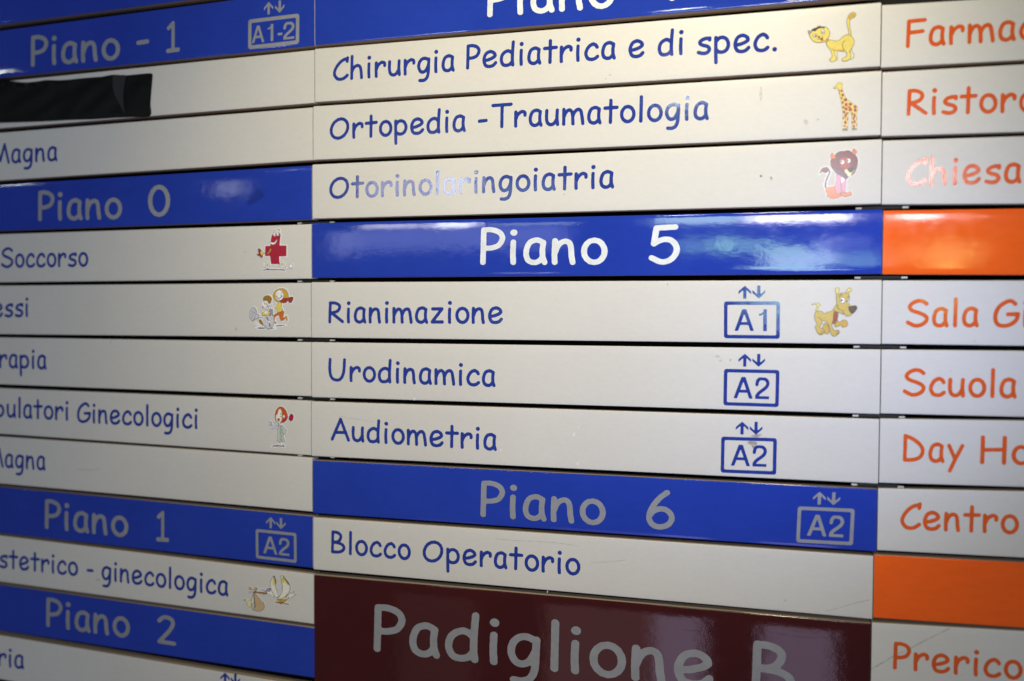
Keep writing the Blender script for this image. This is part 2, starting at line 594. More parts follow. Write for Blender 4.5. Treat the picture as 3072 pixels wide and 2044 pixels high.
 (8.7263, 2.6017),
 (8.735, 2.6116)], [(8.7769, 2.66),
 (8.7727, 2.684),
 (8.762, 2.6935),
 (8.751, 2.6828),
 (8.7461, 2.6582),
 (8.7503, 2.6342),
 (8.761, 2.6248),
 (8.772, 2.6355)], [(8.624, 2.6875),
 (8.621, 2.7036),
 (8.6133, 2.7098),
 (8.6054, 2.7027),
 (8.6019, 2.6862),
 (8.6049, 2.6702),
 (8.6127, 2.6639),
 (8.6206, 2.6711)], [(8.676, 2.7035),
 (8.673, 2.7216),
 (8.6653, 2.7287),
 (8.6574, 2.7207),
 (8.6539, 2.7023),
 (8.6569, 2.6842),
 (8.6646, 2.6771),
 (8.6725, 2.6851)], [(8.6618, 2.7522),
 (8.655, 2.7713),
 (8.638, 2.7784),
 (8.6207, 2.7693),
 (8.6133, 2.7494),
 (8.6201, 2.7304),
 (8.6372, 2.7233),
 (8.6545, 2.7323)], [(8.7616, 2.6981),
 (8.7577, 2.7181),
 (8.7478, 2.7259),
 (8.7375, 2.7169),
 (8.7331, 2.6965),
 (8.737, 2.6765),
 (8.7469, 2.6687),
 (8.7572, 2.6776)], [(8.7806, 2.7485),
 (8.7764, 2.7665),
 (8.7656, 2.7734),
 (8.7546, 2.7653),
 (8.7499, 2.7468),
 (8.7541, 2.7288),
 (8.7649, 2.7219),
 (8.7758, 2.7301)], [(8.7455, 2.7569),
 (8.7425, 2.7738),
 (8.7348, 2.7804),
 (8.727, 2.7729),
 (8.7235, 2.7557),
 (8.7265, 2.7389),
 (8.7341, 2.7323),
 (8.742, 2.7398)], [(8.7911, 2.705),
 (8.7898, 2.7231),
 (8.786, 2.7304),
 (8.782, 2.7227),
 (8.7802, 2.7044),
 (8.7815, 2.6863),
 (8.7853, 2.679),
 (8.7893, 2.6867)], [(8.6398, 2.8031),
 (8.6345, 2.8141),
 (8.6213, 2.8181),
 (8.6079, 2.8126),
 (8.6023, 2.801),
 (8.6076, 2.7899),
 (8.6208, 2.7859),
 (8.6342, 2.7914)], [(8.6706, 2.8152),
 (8.6679, 2.8288),
 (8.6609, 2.8341),
 (8.6538, 2.828),
 (8.6507, 2.8141),
 (8.6534, 2.8005),
 (8.6604, 2.7951),
 (8.6675, 2.8012)], [(8.7737, 2.8157),
 (8.7682, 2.8316),
 (8.7543, 2.8375),
 (8.7402, 2.83),
 (8.7342, 2.8135),
 (8.7397, 2.7976),
 (8.7536, 2.7917),
 (8.7677, 2.7992)], [(8.7915, 2.7933),
 (8.7902, 2.8134),
 (8.7864, 2.8216),
 (8.7824, 2.813),
 (8.7805, 2.7927),
 (8.7818, 2.7726),
 (8.7856, 2.7644),
 (8.7896, 2.773)]], 0, 0, 'body'),
 ('hoof', 'brown_print', 'sharp', [(8.5993, 2.8321),
 (8.6708, 2.836),
 (8.6693, 2.8688),
 (8.6007, 2.8651)], 0.0, 0, None),
 ('hoof', 'brown_print', 'sharp', [(8.7288, 2.8366),
 (8.7925, 2.8401),
 (8.7919, 2.865),
 (8.7301, 2.8617)], 0.0, 0, None),
 ('eye', 'black_print', 'poly', [(8.5292, 2.2475),
 (8.529, 2.2491),
 (8.5283, 2.2505),
 (8.5272, 2.2516),
 (8.5259, 2.2522),
 (8.5243, 2.2524),
 (8.5228, 2.252),
 (8.5214, 2.2512),
 (8.5203, 2.2499),
 (8.5196, 2.2484),
 (8.5193, 2.2468),
 (8.5195, 2.2452),
 (8.5202, 2.2438),
 (8.5213, 2.2427),
 (8.5227, 2.2421),
 (8.5242, 2.2419),
 (8.5257, 2.2423),
 (8.5271, 2.2431),
 (8.5282, 2.2443),
 (8.5289, 2.2459)], 0.0, 0, 'body'),
 ('mouth_line', 'black_print', 'line', [(8.4723, 2.2452),
 (8.4945, 2.2441),
 (8.5091, 2.2268)], 0.0, 0.00591, 'body'),
 ('leg_line', 'brown_print', 'line', [(8.6355, 2.6075),
 (8.6366, 2.6804),
 (8.6387, 2.8317)], 0.0, 0.00664, 'body'),
 ('leg_line', 'brown_print', 'line', [(8.7501, 2.6195),
 (8.7529, 2.7392),
 (8.7543, 2.838)], 0.0, 0.00664, 'body')]),
 ('lion', 'M', 3, 0.000524, [('tail', 'plum_print', 'line', [(8.4136, 3.417),
 (8.4326, 3.4567),
 (8.4097, 3.5169),
 (8.3818, 3.5993),
 (8.3758, 3.6604),
 (8.3938, 3.7)], 0.0, 0.02672, None),
 ('tail_tuft', 'maroon_print', 'poly', [(8.2928, 3.4816),
 (8.3053, 3.4291),
 (8.3393, 3.3916),
 (8.3867, 3.3824),
 (8.4134, 3.4003),
 (8.4114, 3.4447),
 (8.3773, 3.4683),
 (8.3455, 3.4587),
 (8.3189, 3.4548)], 0.00424, 0, 'tail'),
 ('haunch', 'coral_print', 'poly', [(8.3804, 3.6884),
 (8.4225, 3.676),
 (8.5066, 3.6652),
 (8.5806, 3.6956),
 (8.6134, 3.7911),
 (8.5511, 3.8389),
 (8.4776, 3.8477),
 (8.3926, 3.8059),
 (8.4082, 3.7841),
 (8.3864, 3.7388)], 0.00495, 0, None),
 ('torso', 'pink_print', 'poly', [(8.5252, 3.4938),
 (8.6092, 3.4972),
 (8.6626, 3.5768),
 (8.6544, 3.7371),
 (8.6655, 3.7818),
 (8.6345, 3.8084),
 (8.5922, 3.7793),
 (8.5292, 3.7771),
 (8.5067, 3.6707),
 (8.5212, 3.5824)], 0.00424, 0, None),
 ('chest', 'cream_print', 'poly', [(8.6018, 3.5301),
 (8.6256, 3.5532),
 (8.6314, 3.5922),
 (8.5926, 3.6184)], 0.0, 0, 'torso'),
 ('chest_line', 'plum_print', 'line', [(8.5893, 3.5739),
 (8.5878, 3.6515),
 (8.6021, 3.7352)], 0.0, 0.00707, 'torso'),
 ('foot', 'coral_print', 'poly', [(8.5814, 3.7567),
 (8.6653, 3.7651),
 (8.7172, 3.7503),
 (8.7384, 3.7732),
 (8.7284, 3.8005),
 (8.6609, 3.8259),
 (8.6242, 3.8192)], 0.00566, 0, None),
 ('mane', 'maroon_print', 'poly', [(8.4433, 3.2793),
 (8.4797, 3.2476),
 (8.5209, 3.1886),
 (8.573, 3.1633),
 (8.6253, 3.163),
 (8.6773, 3.1517),
 (8.7193, 3.1758),
 (8.7719, 3.2169),
 (8.809, 3.2737),
 (8.8152, 3.3401),
 (8.8007, 3.4166),
 (8.7655, 3.4924),
 (8.6985, 3.5339),
 (8.6572, 3.5655),
 (8.578, 3.5125),
 (8.5251, 3.4827),
 (8.4715, 3.4138),
 (8.4444, 3.3571)], 0.00566, 0, None),
 ('mane_shade', 'plum_print', 'poly', [(8.4607, 3.3912),
 (8.5243, 3.4271),
 (8.6087, 3.4639),
 (8.6721, 3.5163),
 (8.6571, 3.56),
 (8.578, 3.5125),
 (8.5251, 3.4827),
 (8.4769, 3.4252)], 0.0, 0, 'mane'),
 ('ear', 'orange_print', 'poly', [(8.4373, 3.2235),
 (8.463, 3.1831),
 (8.4951, 3.2206),
 (8.5166, 3.2549),
 (8.4695, 3.2694)], 0.00637, 0, 'mane'),
 ('ear', 'orange_print', 'poly', [(8.7352, 3.1986),
 (8.7499, 3.1332),
 (8.7813, 3.1512),
 (8.8025, 3.1853),
 (8.7719, 3.2169)], 0.00637, 0, 'mane'),
 ('face', 'rust_print', 'poly', [(8.7118, 3.3742),
 (8.7087, 3.3894),
 (8.6993, 3.4029),
 (8.6844, 3.4133),
 (8.6656, 3.4196),
 (8.6447, 3.4211),
 (8.6236, 3.4178),
 (8.6045, 3.4099),
 (8.5893, 3.3982),
 (8.5795, 3.3839),
 (8.5759, 3.3684),
 (8.579, 3.3531),
 (8.5885, 3.3396),
 (8.6034, 3.3292),
 (8.6223, 3.323),
 (8.6432, 3.3215),
 (8.6642, 3.3248),
 (8.6833, 3.3327),
 (8.6984, 3.3444),
 (8.7082, 3.3587)], 0.0, 0, 'mane'),
 ('face', 'rust_print', 'poly', [(8.7237, 3.2974),
 (8.72, 3.3092),
 (8.7091, 3.3195),
 (8.6919, 3.3273),
 (8.6702, 3.3318),
 (8.646, 3.3327),
 (8.6217, 3.3297),
 (8.5998, 3.3232),
 (8.5823, 3.3139),
 (8.5709, 3.3026),
 (8.5669, 3.2904),
 (8.5706, 3.2786),
 (8.5816, 3.2683),
 (8.5989, 3.2605),
 (8.6207, 3.256),
 (8.6449, 3.2552),
 (8.6691, 3.2582),
 (8.691, 3.2647),
 (8.7084, 3.274),
 (8.7197, 3.2853)], 0.0, 0, 'mane'),
 ('eye', 'white_print', 'poly', [(8.6312, 3.3209),
 (8.6299, 3.3303),
 (8.626, 3.3386),
 (8.6197, 3.3451),
 (8.6117, 3.349),
 (8.6029, 3.3501),
 (8.5939, 3.3483),
 (8.5858, 3.3436),
 (8.5794, 3.3366),
 (8.5752, 3.3279),
 (8.5736, 3.3184),
 (8.5749, 3.309),
 (8.5789, 3.3007),
 (8.5851, 3.2943),
 (8.5931, 3.2903),
 (8.602, 3.2892),
 (8.6109, 3.2911),
 (8.619, 3.2958),
 (8.6255, 3.3028),
 (8.6297, 3.3115)], 0.00354, 0, 'mane'),
 ('eye', 'white_print', 'poly', [(8.715, 3.3081),
 (8.7139, 3.3176),
 (8.7105, 3.3261),
 (8.705, 3.3327),
 (8.6981, 3.3368),
 (8.6904, 3.3379),
 (8.6827, 3.3361),
 (8.6756, 3.3314),
 (8.67, 3.3243),
 (8.6663, 3.3155),
 (8.6649, 3.3058),
 (8.666, 3.2963),
 (8.6694, 3.2879),
 (8.6749, 3.2813),
 (8.6818, 3.2772),
 (8.6895, 3.276),
 (8.6973, 3.2779),
 (8.7043, 3.2826),
 (8.7099, 3.2897),
 (8.7136, 3.2985)], 0.00354, 0, 'mane'),
 ('pupil', 'black_print', 'poly', [(8.605, 3.3142),
 (8.6045, 3.319),
 (8.6029, 3.3233),
 (8.6004, 3.3266),
 (8.5972, 3.3286),
 (8.5937, 3.3292),
 (8.5901, 3.3283),
 (8.5869, 3.326),
 (8.5843, 3.3224),
 (8.5826, 3.318),
 (8.5819, 3.3132),
 (8.5824, 3.3085),
 (8.584, 3.3042),
 (8.5865, 3.3009),
 (8.5897, 3.2988),
 (8.5932, 3.2982),
 (8.5968, 3.2991),
 (8.6, 3.3015),
 (8.6026, 3.305),
 (8.6043, 3.3094)], 0.0, 0, 'mane'),
 ('pupil', 'black_print', 'poly', [(8.6884, 3.3069),
 (8.688, 3.3117),
 (8.6865, 3.3159),
 (8.6843, 3.3192),
 (8.6814, 3.3213),
 (8.6782, 3.3219),
 (8.675, 3.321),
 (8.672, 3.3187),
 (8.6697, 3.3152),
 (8.6681, 3.3108),
 (8.6675, 3.306),
 (8.668, 3.3012),
 (8.6694, 3.297),
 (8.6717, 3.2936),
 (8.6745, 3.2916),
 (8.6777, 3.2909),
 (8.681, 3.2919),
 (8.6839, 3.2942),
 (8.6863, 3.2977),
 (8.6878, 3.3021)], 0.0, 0, 'mane'),
 ('muzzle', 'pale_yellow_print', 'poly', [(8.6396, 3.432),
 (8.6709, 3.4277),
 (8.7028, 3.4733),
 (8.7444, 3.4695),
 (8.7774, 3.4157),
 (8.765, 3.4593),
 (8.7343, 3.4912),
 (8.7192, 3.5237),
 (8.6828, 3.5333),
 (8.672, 3.5052),
 (8.6401, 3.4707)], 0.00283, 0, 'mane'),
 ('nose', 'black_print', 'poly', [(8.676, 3.4224),
 (8.7123, 3.4074),
 (8.759, 3.4038),
 (8.7493, 3.4531),
 (8.7133, 3.4792),
 (8.6869, 3.4561)], 0.0, 0, 'mane')]),
 ('dog', 'M', 5, 0.000469, [('tail', 'yellow_print', 'poly', [(8.2113, 5.3931),
 (8.2442, 5.368),
 (8.2916, 5.3655),
 (8.3275, 5.388),
 (8.3067, 5.428),
 (8.2838, 5.4831),
 (8.265, 5.4981),
 (8.2737, 5.4381),
 (8.2873, 5.398),
 (8.2492, 5.3855)], 0.00506, 0, None),
 ('leg', 'amber_print', 'poly', [(8.3903, 5.6625),
 (8.4329, 5.6722),
 (8.4528, 5.7469),
 (8.4582, 5.7968),
 (8.435, 5.8195),
 (8.4018, 5.8074),
 (8.3632, 5.7477)], 0.0057, 0, None),
 ('leg', 'amber_print', 'poly', [(8.5317, 5.6715),
 (8.5684, 5.6115),
 (8.5876, 5.6462),
 (8.6386, 5.6185),
 (8.6853, 5.6158),
 (8.7139, 5.6652),
 (8.6913, 5.71),
 (8.6354, 5.7155),
 (8.6209, 5.6858),
 (8.5464, 5.7187)], 0.0057, 0, None),
 ('body', 'ochre_print', 'poly', [(8.2514, 5.5483),
 (8.2697, 5.4981),
 (8.3169, 5.478),
 (8.3549, 5.4903),
 (8.3884, 5.5227),
 (8.4305, 5.4976),
 (8.4775, 5.4899),
 (8.524, 5.4574),
 (8.5763, 5.507),
 (8.5683, 5.6065),
 (8.5456, 5.6614),
 (8.4942, 5.6768),
 (8.5236, 5.7613),
 (8.5845, 5.7607),
 (8.6014, 5.7954),
 (8.5715, 5.8305),
 (8.5296, 5.8534),
 (8.4869, 5.8264),
 (8.4672, 5.7618),
 (8.4327, 5.6522),
 (8.3567, 5.6228),
 (8.3643, 5.6627),
 (8.3295, 5.713),
 (8.3871, 5.7675),
 (8.3876, 5.8075),
 (8.3407, 5.8355),
 (8.2977, 5.8084),
 (8.2683, 5.7436),
 (8.2631, 5.706),
 (8.2914, 5.6933),
 (8.257, 5.6084)], 0.0057, 0, None),
 ('chest', 'rust_print', 'poly', [(8.5154, 5.5122),
 (8.5337, 5.4823),
 (8.5669, 5.507),
 (8.5635, 5.5966),
 (8.5408, 5.6515),
 (8.494, 5.6618),
 (8.5097, 5.6119)], 0.00443, 0, 'body'),
 ('toe_line', 'black_print', 'line', [(8.5522, 5.7959),
 (8.5665, 5.8107),
 (8.5621, 5.8306)], 0.0, 0.00633, 'body'),
 ('toe_line', 'black_print', 'line', [(8.5707, 5.7758),
 (8.585, 5.7955),
 (8.5806, 5.8105)], 0.0, 0.00633, 'body'),
 ('toe_line', 'black_print', 'line', [(8.3261, 5.8081),
 (8.3451, 5.8129),
 (8.3501, 5.8279)], 0.0, 0.00633, 'body'),
 ('toe_line', 'black_print', 'line', [(8.3447, 5.7829),
 (8.3684, 5.7877),
 (8.3734, 5.8027)], 0.0, 0.00633, 'body'),
 ('thigh_line', 'black_print', 'line', [(8.3039, 5.5731),
 (8.3326, 5.5929),
 (8.3568, 5.6278)], 0.0, 0.00703, 'body'),
 ('ear', 'yellow_print', 'poly', [(8.539, 5.1938),
 (8.5386, 5.164),
 (8.5664, 5.1393),
 (8.5878, 5.1642),
 (8.5812, 5.1989),
 (8.5721, 5.2138),
 (8.5771, 5.2386),
 (8.554, 5.2585)], 0.0057, 0, None),
 ('ear', 'yellow_print', 'poly', [(8.6842, 5.219),
 (8.702, 5.1646),
 (8.7297, 5.1474),
 (8.7578, 5.1648),
 (8.749, 5.1994),
 (8.7212, 5.1993),
 (8.7171, 5.2439)], 0.0057, 0, None),
 ('head', 'ochre_print', 'poly', [(8.5493, 5.2585),
 (8.5771, 5.2337),
 (8.6329, 5.2189),
 (8.6889, 5.2191),
 (8.7218, 5.2439),
 (8.7296, 5.2984),
 (8.7189, 5.3677),
 (8.7428, 5.4073),
 (8.7631, 5.5261),
 (8.6984, 5.5537),
 (8.656, 5.5266),
 (8.5903, 5.507),
 (8.5337, 5.4823),
 (8.5167, 5.4425),
 (8.5557, 5.3778)], 0.0057, 0, None),
 ('nose', 'brown_print', 'poly', [(8.7153, 5.4371),
 (8.7336, 5.4148),
 (8.8123, 5.4023),
 (8.836, 5.4368),
 (8.8135, 5.4814),
 (8.7769, 5.5211),
 (8.7394, 5.4965)], 0.0038, 0, 'head'),
 ('eye', 'white_print', 'poly', [(8.669, 5.3256),
 (8.6675, 5.3385),
 (8.6627, 5.3501),
 (8.6552, 5.3593),
 (8.6457, 5.3652),
 (8.635, 5.3673),
 (8.6243, 5.3652),
 (8.6146, 5.3593),
 (8.6068, 5.3501),
 (8.6018, 5.3385),
 (8.5999, 5.3256),
 (8.6014, 5.3127),
 (8.6061, 5.3011),
 (8.6137, 5.2918),
 (8.6232, 5.2859),
 (8.6339, 5.2839),
 (8.6446, 5.286),
 (8.6543, 5.2919),
 (8.662, 5.3011),
 (8.6671, 5.3127)], 0.00633, 0, 'head'),
 ('eye', 'white_print', 'poly', [(8.7218, 5.3405),
 (8.7212, 5.3493),
 (8.7192, 5.3574),
 (8.716, 5.3637),
 (8.7119, 5.3678),
 (8.7073, 5.3692),
 (8.7027, 5.3678),
 (8.6985, 5.3637),
 (8.6951, 5.3574),
 (8.6929, 5.3494),
 (8.692, 5.3405),
 (8.6926, 5.3316),
 (8.6946, 5.3236),
 (8.6978, 5.3172),
 (8.7019, 5.3131),
 (8.7065, 5.3117),
 (8.7111, 5.3131),
 (8.7153, 5.3172),
 (8.7187, 5.3236),
 (8.7209, 5.3316)], 0.00506, 0, 'head'),
 ('pupil', 'black_print', 'poly', [(8.6387, 5.3256),
 (8.638, 5.3308),
 (8.6358, 5.3355),
 (8.6323, 5.3392),
 (8.6279, 5.3416),
 (8.623, 5.3425),
 (8.6181, 5.3416),
 (8.6136, 5.3392),
 (8.6101, 5.3355),
 (8.6077, 5.3308),
 (8.6069, 5.3256),
 (8.6076, 5.3204),
 (8.6098, 5.3157),
 (8.6132, 5.3119),
 (8.6176, 5.3095),
 (8.6225, 5.3087),
 (8.6275, 5.3095),
 (8.6319, 5.3119),
 (8.6355, 5.3157),
 (8.6378, 5.3204)], 0.0, 0, 'head'),
 ('pupil', 'black_print', 'poly', [(8.7129, 5.338),
 (8.7124, 5.3423),
 (8.7107, 5.3461),
 (8.7081, 5.3492),
 (8.7048, 5.3512),
 (8.701, 5.3519),
 (8.6973, 5.3512),
 (8.6939, 5.3492),
 (8.6912, 5.3461),
 (8.6894, 5.3423),
 (8.6887, 5.338),
 (8.6893, 5.3337),
 (8.6909, 5.3298),
 (8.6936, 5.3268),
 (8.6969, 5.3248),
 (8.7006, 5.3241),
 (8.7044, 5.3248),
 (8.7078, 5.3268),
 (8.7105, 5.3298),
 (8.7123, 5.3337)], 0.0, 0, 'head'),
 ('smile_line', 'black_print', 'line', [(8.584, 5.3926),
 (8.5655, 5.4076),
 (8.5801, 5.4473),
 (8.6178, 5.4696),
 (8.6414, 5.4819),
 (8.6513, 5.5216)], 0.0, 0.00703, 'head'),
 ('eyebrow', 'black_print', 'line', [(8.5917, 5.2734),
 (8.6007, 5.2536),
 (8.6263, 5.2437)], 0.0, 0.00984, 'head'),
 ('eyebrow', 'black_print', 'line', [(8.699, 5.2785),
 (8.7129, 5.2711),
 (8.727, 5.2786)], 0.0, 0.00703, 'head')]),
 ('cross', 'L', 4, 0.000592, [('ground_line', 'dark_print', 'line', [(-0.976, 4.7899),
 (-0.9043, 4.7827),
 (-0.7377, 4.7844),
 (-0.5427, 4.7942)], 0.0, 0.01776, None),
 ('wheel', 'white_print', 'poly', [(-0.9159, 4.6988),
 (-0.9176, 4.7157),
 (-0.9223, 4.731),
 (-0.9296, 4.7431),
 (-0.9388, 4.7508),
 (-0.949, 4.7534),
 (-0.9591, 4.7506),
 (-0.9683, 4.7427),
 (-0.9755, 4.7304),
 (-0.9801, 4.715),
 (-0.9816, 4.698),
 (-0.9799, 4.681),
 (-0.9752, 4.6657),
 (-0.9679, 4.6536),
 (-0.9587, 4.6459),
 (-0.9485, 4.6433),
 (-0.9384, 4.6462),
 (-0.9292, 4.6541),
 (-0.922, 4.6663),
 (-0.9174, 4.6817)], 0.00719, 0, None),
 ('wheel', 'white_print', 'poly', [(-0.635, 4.7072),
 (-0.6362, 4.7172),
 (-0.6394, 4.7262),
 (-0.6444, 4.7333),
 (-0.6507, 4.7378),
 (-0.6576, 4.7393),
 (-0.6646, 4.7376),
 (-0.6708, 4.733),
 (-0.6758, 4.7258),
 (-0.6789, 4.7167),
 (-0.68, 4.7067),
 (-0.6788, 4.6967),
 (-0.6756, 4.6877),
 (-0.6706, 4.6806),
 (-0.6643, 4.6761),
 (-0.6574, 4.6746),
 (-0.6504, 4.6763),
 (-0.6442, 4.681),
 (-0.6393, 4.6882),
 (-0.6361, 4.6972)], 0.00719, 0, None),
 ('cross_body', 'crimson_print', 'sharp', [(-0.8006, 4.1673),
 (-0.623, 4.1607),
 (-0.6474, 4.3632),
 (-0.5089, 4.3656),
 (-0.5125, 4.5552),
 (-0.6569, 4.5558),
 (-0.6486, 4.6904),
 (-0.8205, 4.6884),
 (-0.8378, 4.548),
 (-0.9391, 4.5439),
 (-0.9354, 4.3659),
 (-0.8311, 4.3651),
 (-0.834, 4.339),
 (-0.819, 4.2975),
 (-0.8278, 4.2712)], 0.0, 0, None),
 ('smile', 'white_print', 'poly', [(-0.8368, 4.2919),
 (-0.7834, 4.3112),
 (-0.7359, 4.2964),
 (-0.6942, 4.2477),
 (-0.7093, 4.3047),
 (-0.7598, 4.3455),
 (-0.8013, 4.3422),
 (-0.8399, 4.3258)], 0.00559, 0, 'cross_body'),
 ('wheel', 'white_print', 'poly', [(-0.8444, 4.71),
 (-0.8468, 4.7286),
 (-0.8536, 4.7453),
 (-0.8642, 4.7585),
 (-0.8776, 4.7669),
 (-0.8923, 4.7697),
 (-0.9071, 4.7666),
 (-0.9203, 4.7579),
 (-0.9308, 4.7445),
 (-0.9376, 4.7276),
 (-0.9398, 4.709),
 (-0.9374, 4.6904),
 (-0.9305, 4.6736),
 (-0.9199, 4.6604),
 (-0.9066, 4.652),
 (-0.8918, 4.6493),
 (-0.8771, 4.6524),
 (-0.8638, 4.6611),
 (-0.8534, 4.6746),
 (-0.8467, 4.6914)], 0.00719, 0, None),
 ('hub', 'yellow_print', 'poly', [(-0.8682, 4.7072),
 (-0.8694, 4.7152),
 (-0.8728, 4.7225),
 (-0.8781, 4.7282),
 (-0.8848, 4.7319),
 (-0.8922, 4.7331),
 (-0.8995, 4.7317),
 (-0.9062, 4.7279),
 (-0.9114, 4.7221),
 (-0.9148, 4.7147),
 (-0.9159, 4.7066),
 (-0.9147, 4.6985),
 (-0.9113, 4.6913),
 (-0.906, 4.6855),
 (-0.8993, 4.6819),
 (-0.892, 4.6807),
 (-0.8846, 4.6821),
 (-0.878, 4.6859),
 (-0.8727, 4.6917),
 (-0.8694, 4.6991)], 0.00479, 0, 'wheel'),
 ('wheel', 'white_print', 'poly', [(-0.5483, 4.7004),
 (-0.5507, 4.7194),
 (-0.5574, 4.7364),
 (-0.5679, 4.7499),
 (-0.5811, 4.7585),
 (-0.5957, 4.7613),
 (-0.6103, 4.7582),
 (-0.6234, 4.7493),
 (-0.6338, 4.7356),
 (-0.6404, 4.7183),
 (-0.6427, 4.6993),
 (-0.6403, 4.6803),
 (-0.6335, 4.6633),
 (-0.623, 4.6498),
 (-0.6098, 4.6412),
 (-0.5952, 4.6384),
 (-0.5807, 4.6416),
 (-0.5676, 4.6505),
 (-0.5572, 4.6642),
 (-0.5505, 4.6814)], 0.00719, 0, None),
 ('hub', 'yellow_print', 'poly', [(-0.5707, 4.7002),
 (-0.5719, 4.7085),
 (-0.5753, 4.716),
 (-0.5805, 4.7219),
 (-0.5871, 4.7257),
 (-0.5944, 4.727),
 (-0.6017, 4.7256),
 (-0.6082, 4.7216),
 (-0.6134, 4.7156),
 (-0.6168, 4.708),
 (-0.6179, 4.6996),
 (-0.6167, 4.6912),
 (-0.6133, 4.6837),
 (-0.6081, 4.6778),
 (-0.6015, 4.674),
 (-0.5942, 4.6728),
 (-0.5869, 4.6742),
 (-0.5803, 4.6781),
 (-0.5751, 4.6842),
 (-0.5718, 4.6918)], 0.00479, 0, 'wheel'),
 ('eye', 'white_print', 'poly', [(-0.7087, 4.1693),
 (-0.7104, 4.1795),
 (-0.715, 4.1887),
 (-0.7223, 4.196),
 (-0.7314, 4.2005),
 (-0.7414, 4.2019),
 (-0.7515, 4.2001),
 (-0.7606, 4.1952),
 (-0.7678, 4.1876),
 (-0.7724, 4.1782),
 (-0.7739, 4.1679),
 (-0.7723, 4.1576),
 (-0.7676, 4.1484),
 (-0.7604, 4.1412),
 (-0.7513, 4.1366),
 (-0.7412, 4.1352),
 (-0.7311, 4.1371),
 (-0.7221, 4.142),
 (-0.7149, 4.1495),
 (-0.7103, 4.1589)], 0.00639, 0, 'cross_body'),
 ('eye', 'white_print', 'poly', [(-0.6437, 4.1628),
 (-0.6453, 4.1731),
 (-0.65, 4.1823),
 (-0.6572, 4.1895),
 (-0.6663, 4.194),
 (-0.6763, 4.1955),
 (-0.6864, 4.1936),
 (-0.6954, 4.1887),
 (-0.7026, 4.1812),
 (-0.7072, 4.1718),
 (-0.7087, 4.1615),
 (-0.7071, 4.1512),
 (-0.7024, 4.142),
 (-0.6952, 4.1348),
 (-0.6861, 4.1302),
 (-0.6761, 4.1288),
 (-0.666, 4.1307),
 (-0.657, 4.1356),
 (-0.6498, 4.1431),
 (-0.6453, 4.1525)], 0.00639, 0, 'cross_body'),
 ('pupil', 'dark_print', 'poly', [(-0.7147, 4.1702),
 (-0.7153, 4.174),
 (-0.717, 4.1775),
 (-0.7196, 4.1802),
 (-0.7229, 4.1819),
 (-0.7266, 4.1824),
 (-0.7302, 4.1817),
 (-0.7335, 4.1799),
 (-0.7361, 4.1771),
 (-0.7378, 4.1736),
 (-0.7384, 4.1697),
 (-0.7378, 4.1658),
 (-0.7361, 4.1624),
 (-0.7334, 4.1597),
 (-0.7301, 4.158),
 (-0.7265, 4.1574),
 (-0.7228, 4.1581),
 (-0.7195, 4.16),
 (-0.7169, 4.1628),
 (-0.7152, 4.1663)], 0.0, 0, 'cross_body'),
 ('pupil', 'dark_print', 'poly', [(-0.6467, 4.1628),
 (-0.6472, 4.1666),
 (-0.6489, 4.1701),
 (-0.6516, 4.1728),
 (-0.6549, 4.1745),
 (-0.6585, 4.175),
 (-0.6622, 4.1743),
 (-0.6654, 4.1725),
 (-0.668, 4.1697),
 (-0.6697, 4.1661),
 (-0.6703, 4.1623),
 (-0.6697, 4.1584),
 (-0.668, 4.155),
 (-0.6654, 4.1523),
 (-0.6621, 4.1506),
 (-0.6584, 4.15),
 (-0.6548, 4.1507),
 (-0.6515, 4.1526),
 (-0.6489, 4.1554),
 (-0.6472, 4.1589)], 0.0, 0, 'cross_body'),
 ('eyebrow', 'dark_print', 'line', [(-0.7649, 4.1264),
 (-0.747, 4.0981),
 (-0.7115, 4.1015)], 0.0, 0.00799, None),
 ('eyebrow', 'dark_print', 'line', [(-0.6877, 4.0864),
 (-0.6581, 4.0767),
 (-0.6358, 4.1084)], 0.0, 0.00799, None),
 ('arm', 'amber_print', 'poly', [(-0.9031, 4.4999),
 (-0.8553, 4.4693),
 (-0.8343, 4.4173),
 (-0.8135, 4.4229),
 (-0.8196, 4.4594),
 (-0.8734, 4.5108)], 0.0032, 0, 'cross_body'),
 ('stick', 'brown_print', 'line', [(-0.9688, 4.4911),
 (-0.8912, 4.4975)], 0.0, 0.01243, None),
 ('dummy', 'rust_print', 'poly', [(-1.0763, 4.429),
 (-1.0492, 4.4059),
 (-1.0224, 4.4299),
 (-1.0045, 4.4512),
 (-0.981, 4.5512),
 (-1.011, 4.5691),
 (-1.0528, 4.5396),
 (-1.0948, 4.5285),
 (-1.0887, 4.5076),
 (-1.0646, 4.4975)], 0.00559, 0, None),
 ('flower', 'yellow_print', 'poly', [(-1.0316, 4.477),
 (-1.0045, 4.4564),
 (-0.9687, 4.4675),
 (-0.9629, 4.5043),
 (-0.9989, 4.5352),
 (-1.0167, 4.5087)], 0.004, 0, None),
 ('puff', 'white_print', 'poly', [(-0.472, 4.7585),
 (-0.4734, 4.7665),
 (-0.4771, 4.7737),
 (-0.483, 4.7794),
 (-0.4904, 4.783),
 (-0.4986, 4.7842),
 (-0.5067, 4.7828),
 (-0.5141, 4.7791),
 (-0.52, 4.7733),
 (-0.5237, 4.766),
 (-0.525, 4.7579),
 (-0.5236, 4.7499),
 (-0.5198, 4.7427),
 (-0.514, 4.737),
 (-0.5066, 4.7334),
 (-0.4984, 4.7322),
 (-0.4902, 4.7336),
 (-0.4829, 4.7373),
 (-0.477, 4.7431),
 (-0.4733, 4.7504)], 0.00639, 0, None),
 ('puff', 'white_print', 'poly', [(-0.3811, 4.7257),
 (-0.383, 4.7379),
 (-0.3884, 4.7488),
 (-0.3968, 4.7574),
 (-0.4075, 4.7629),
 (-0.4193, 4.7647),
 (-0.431, 4.7627),
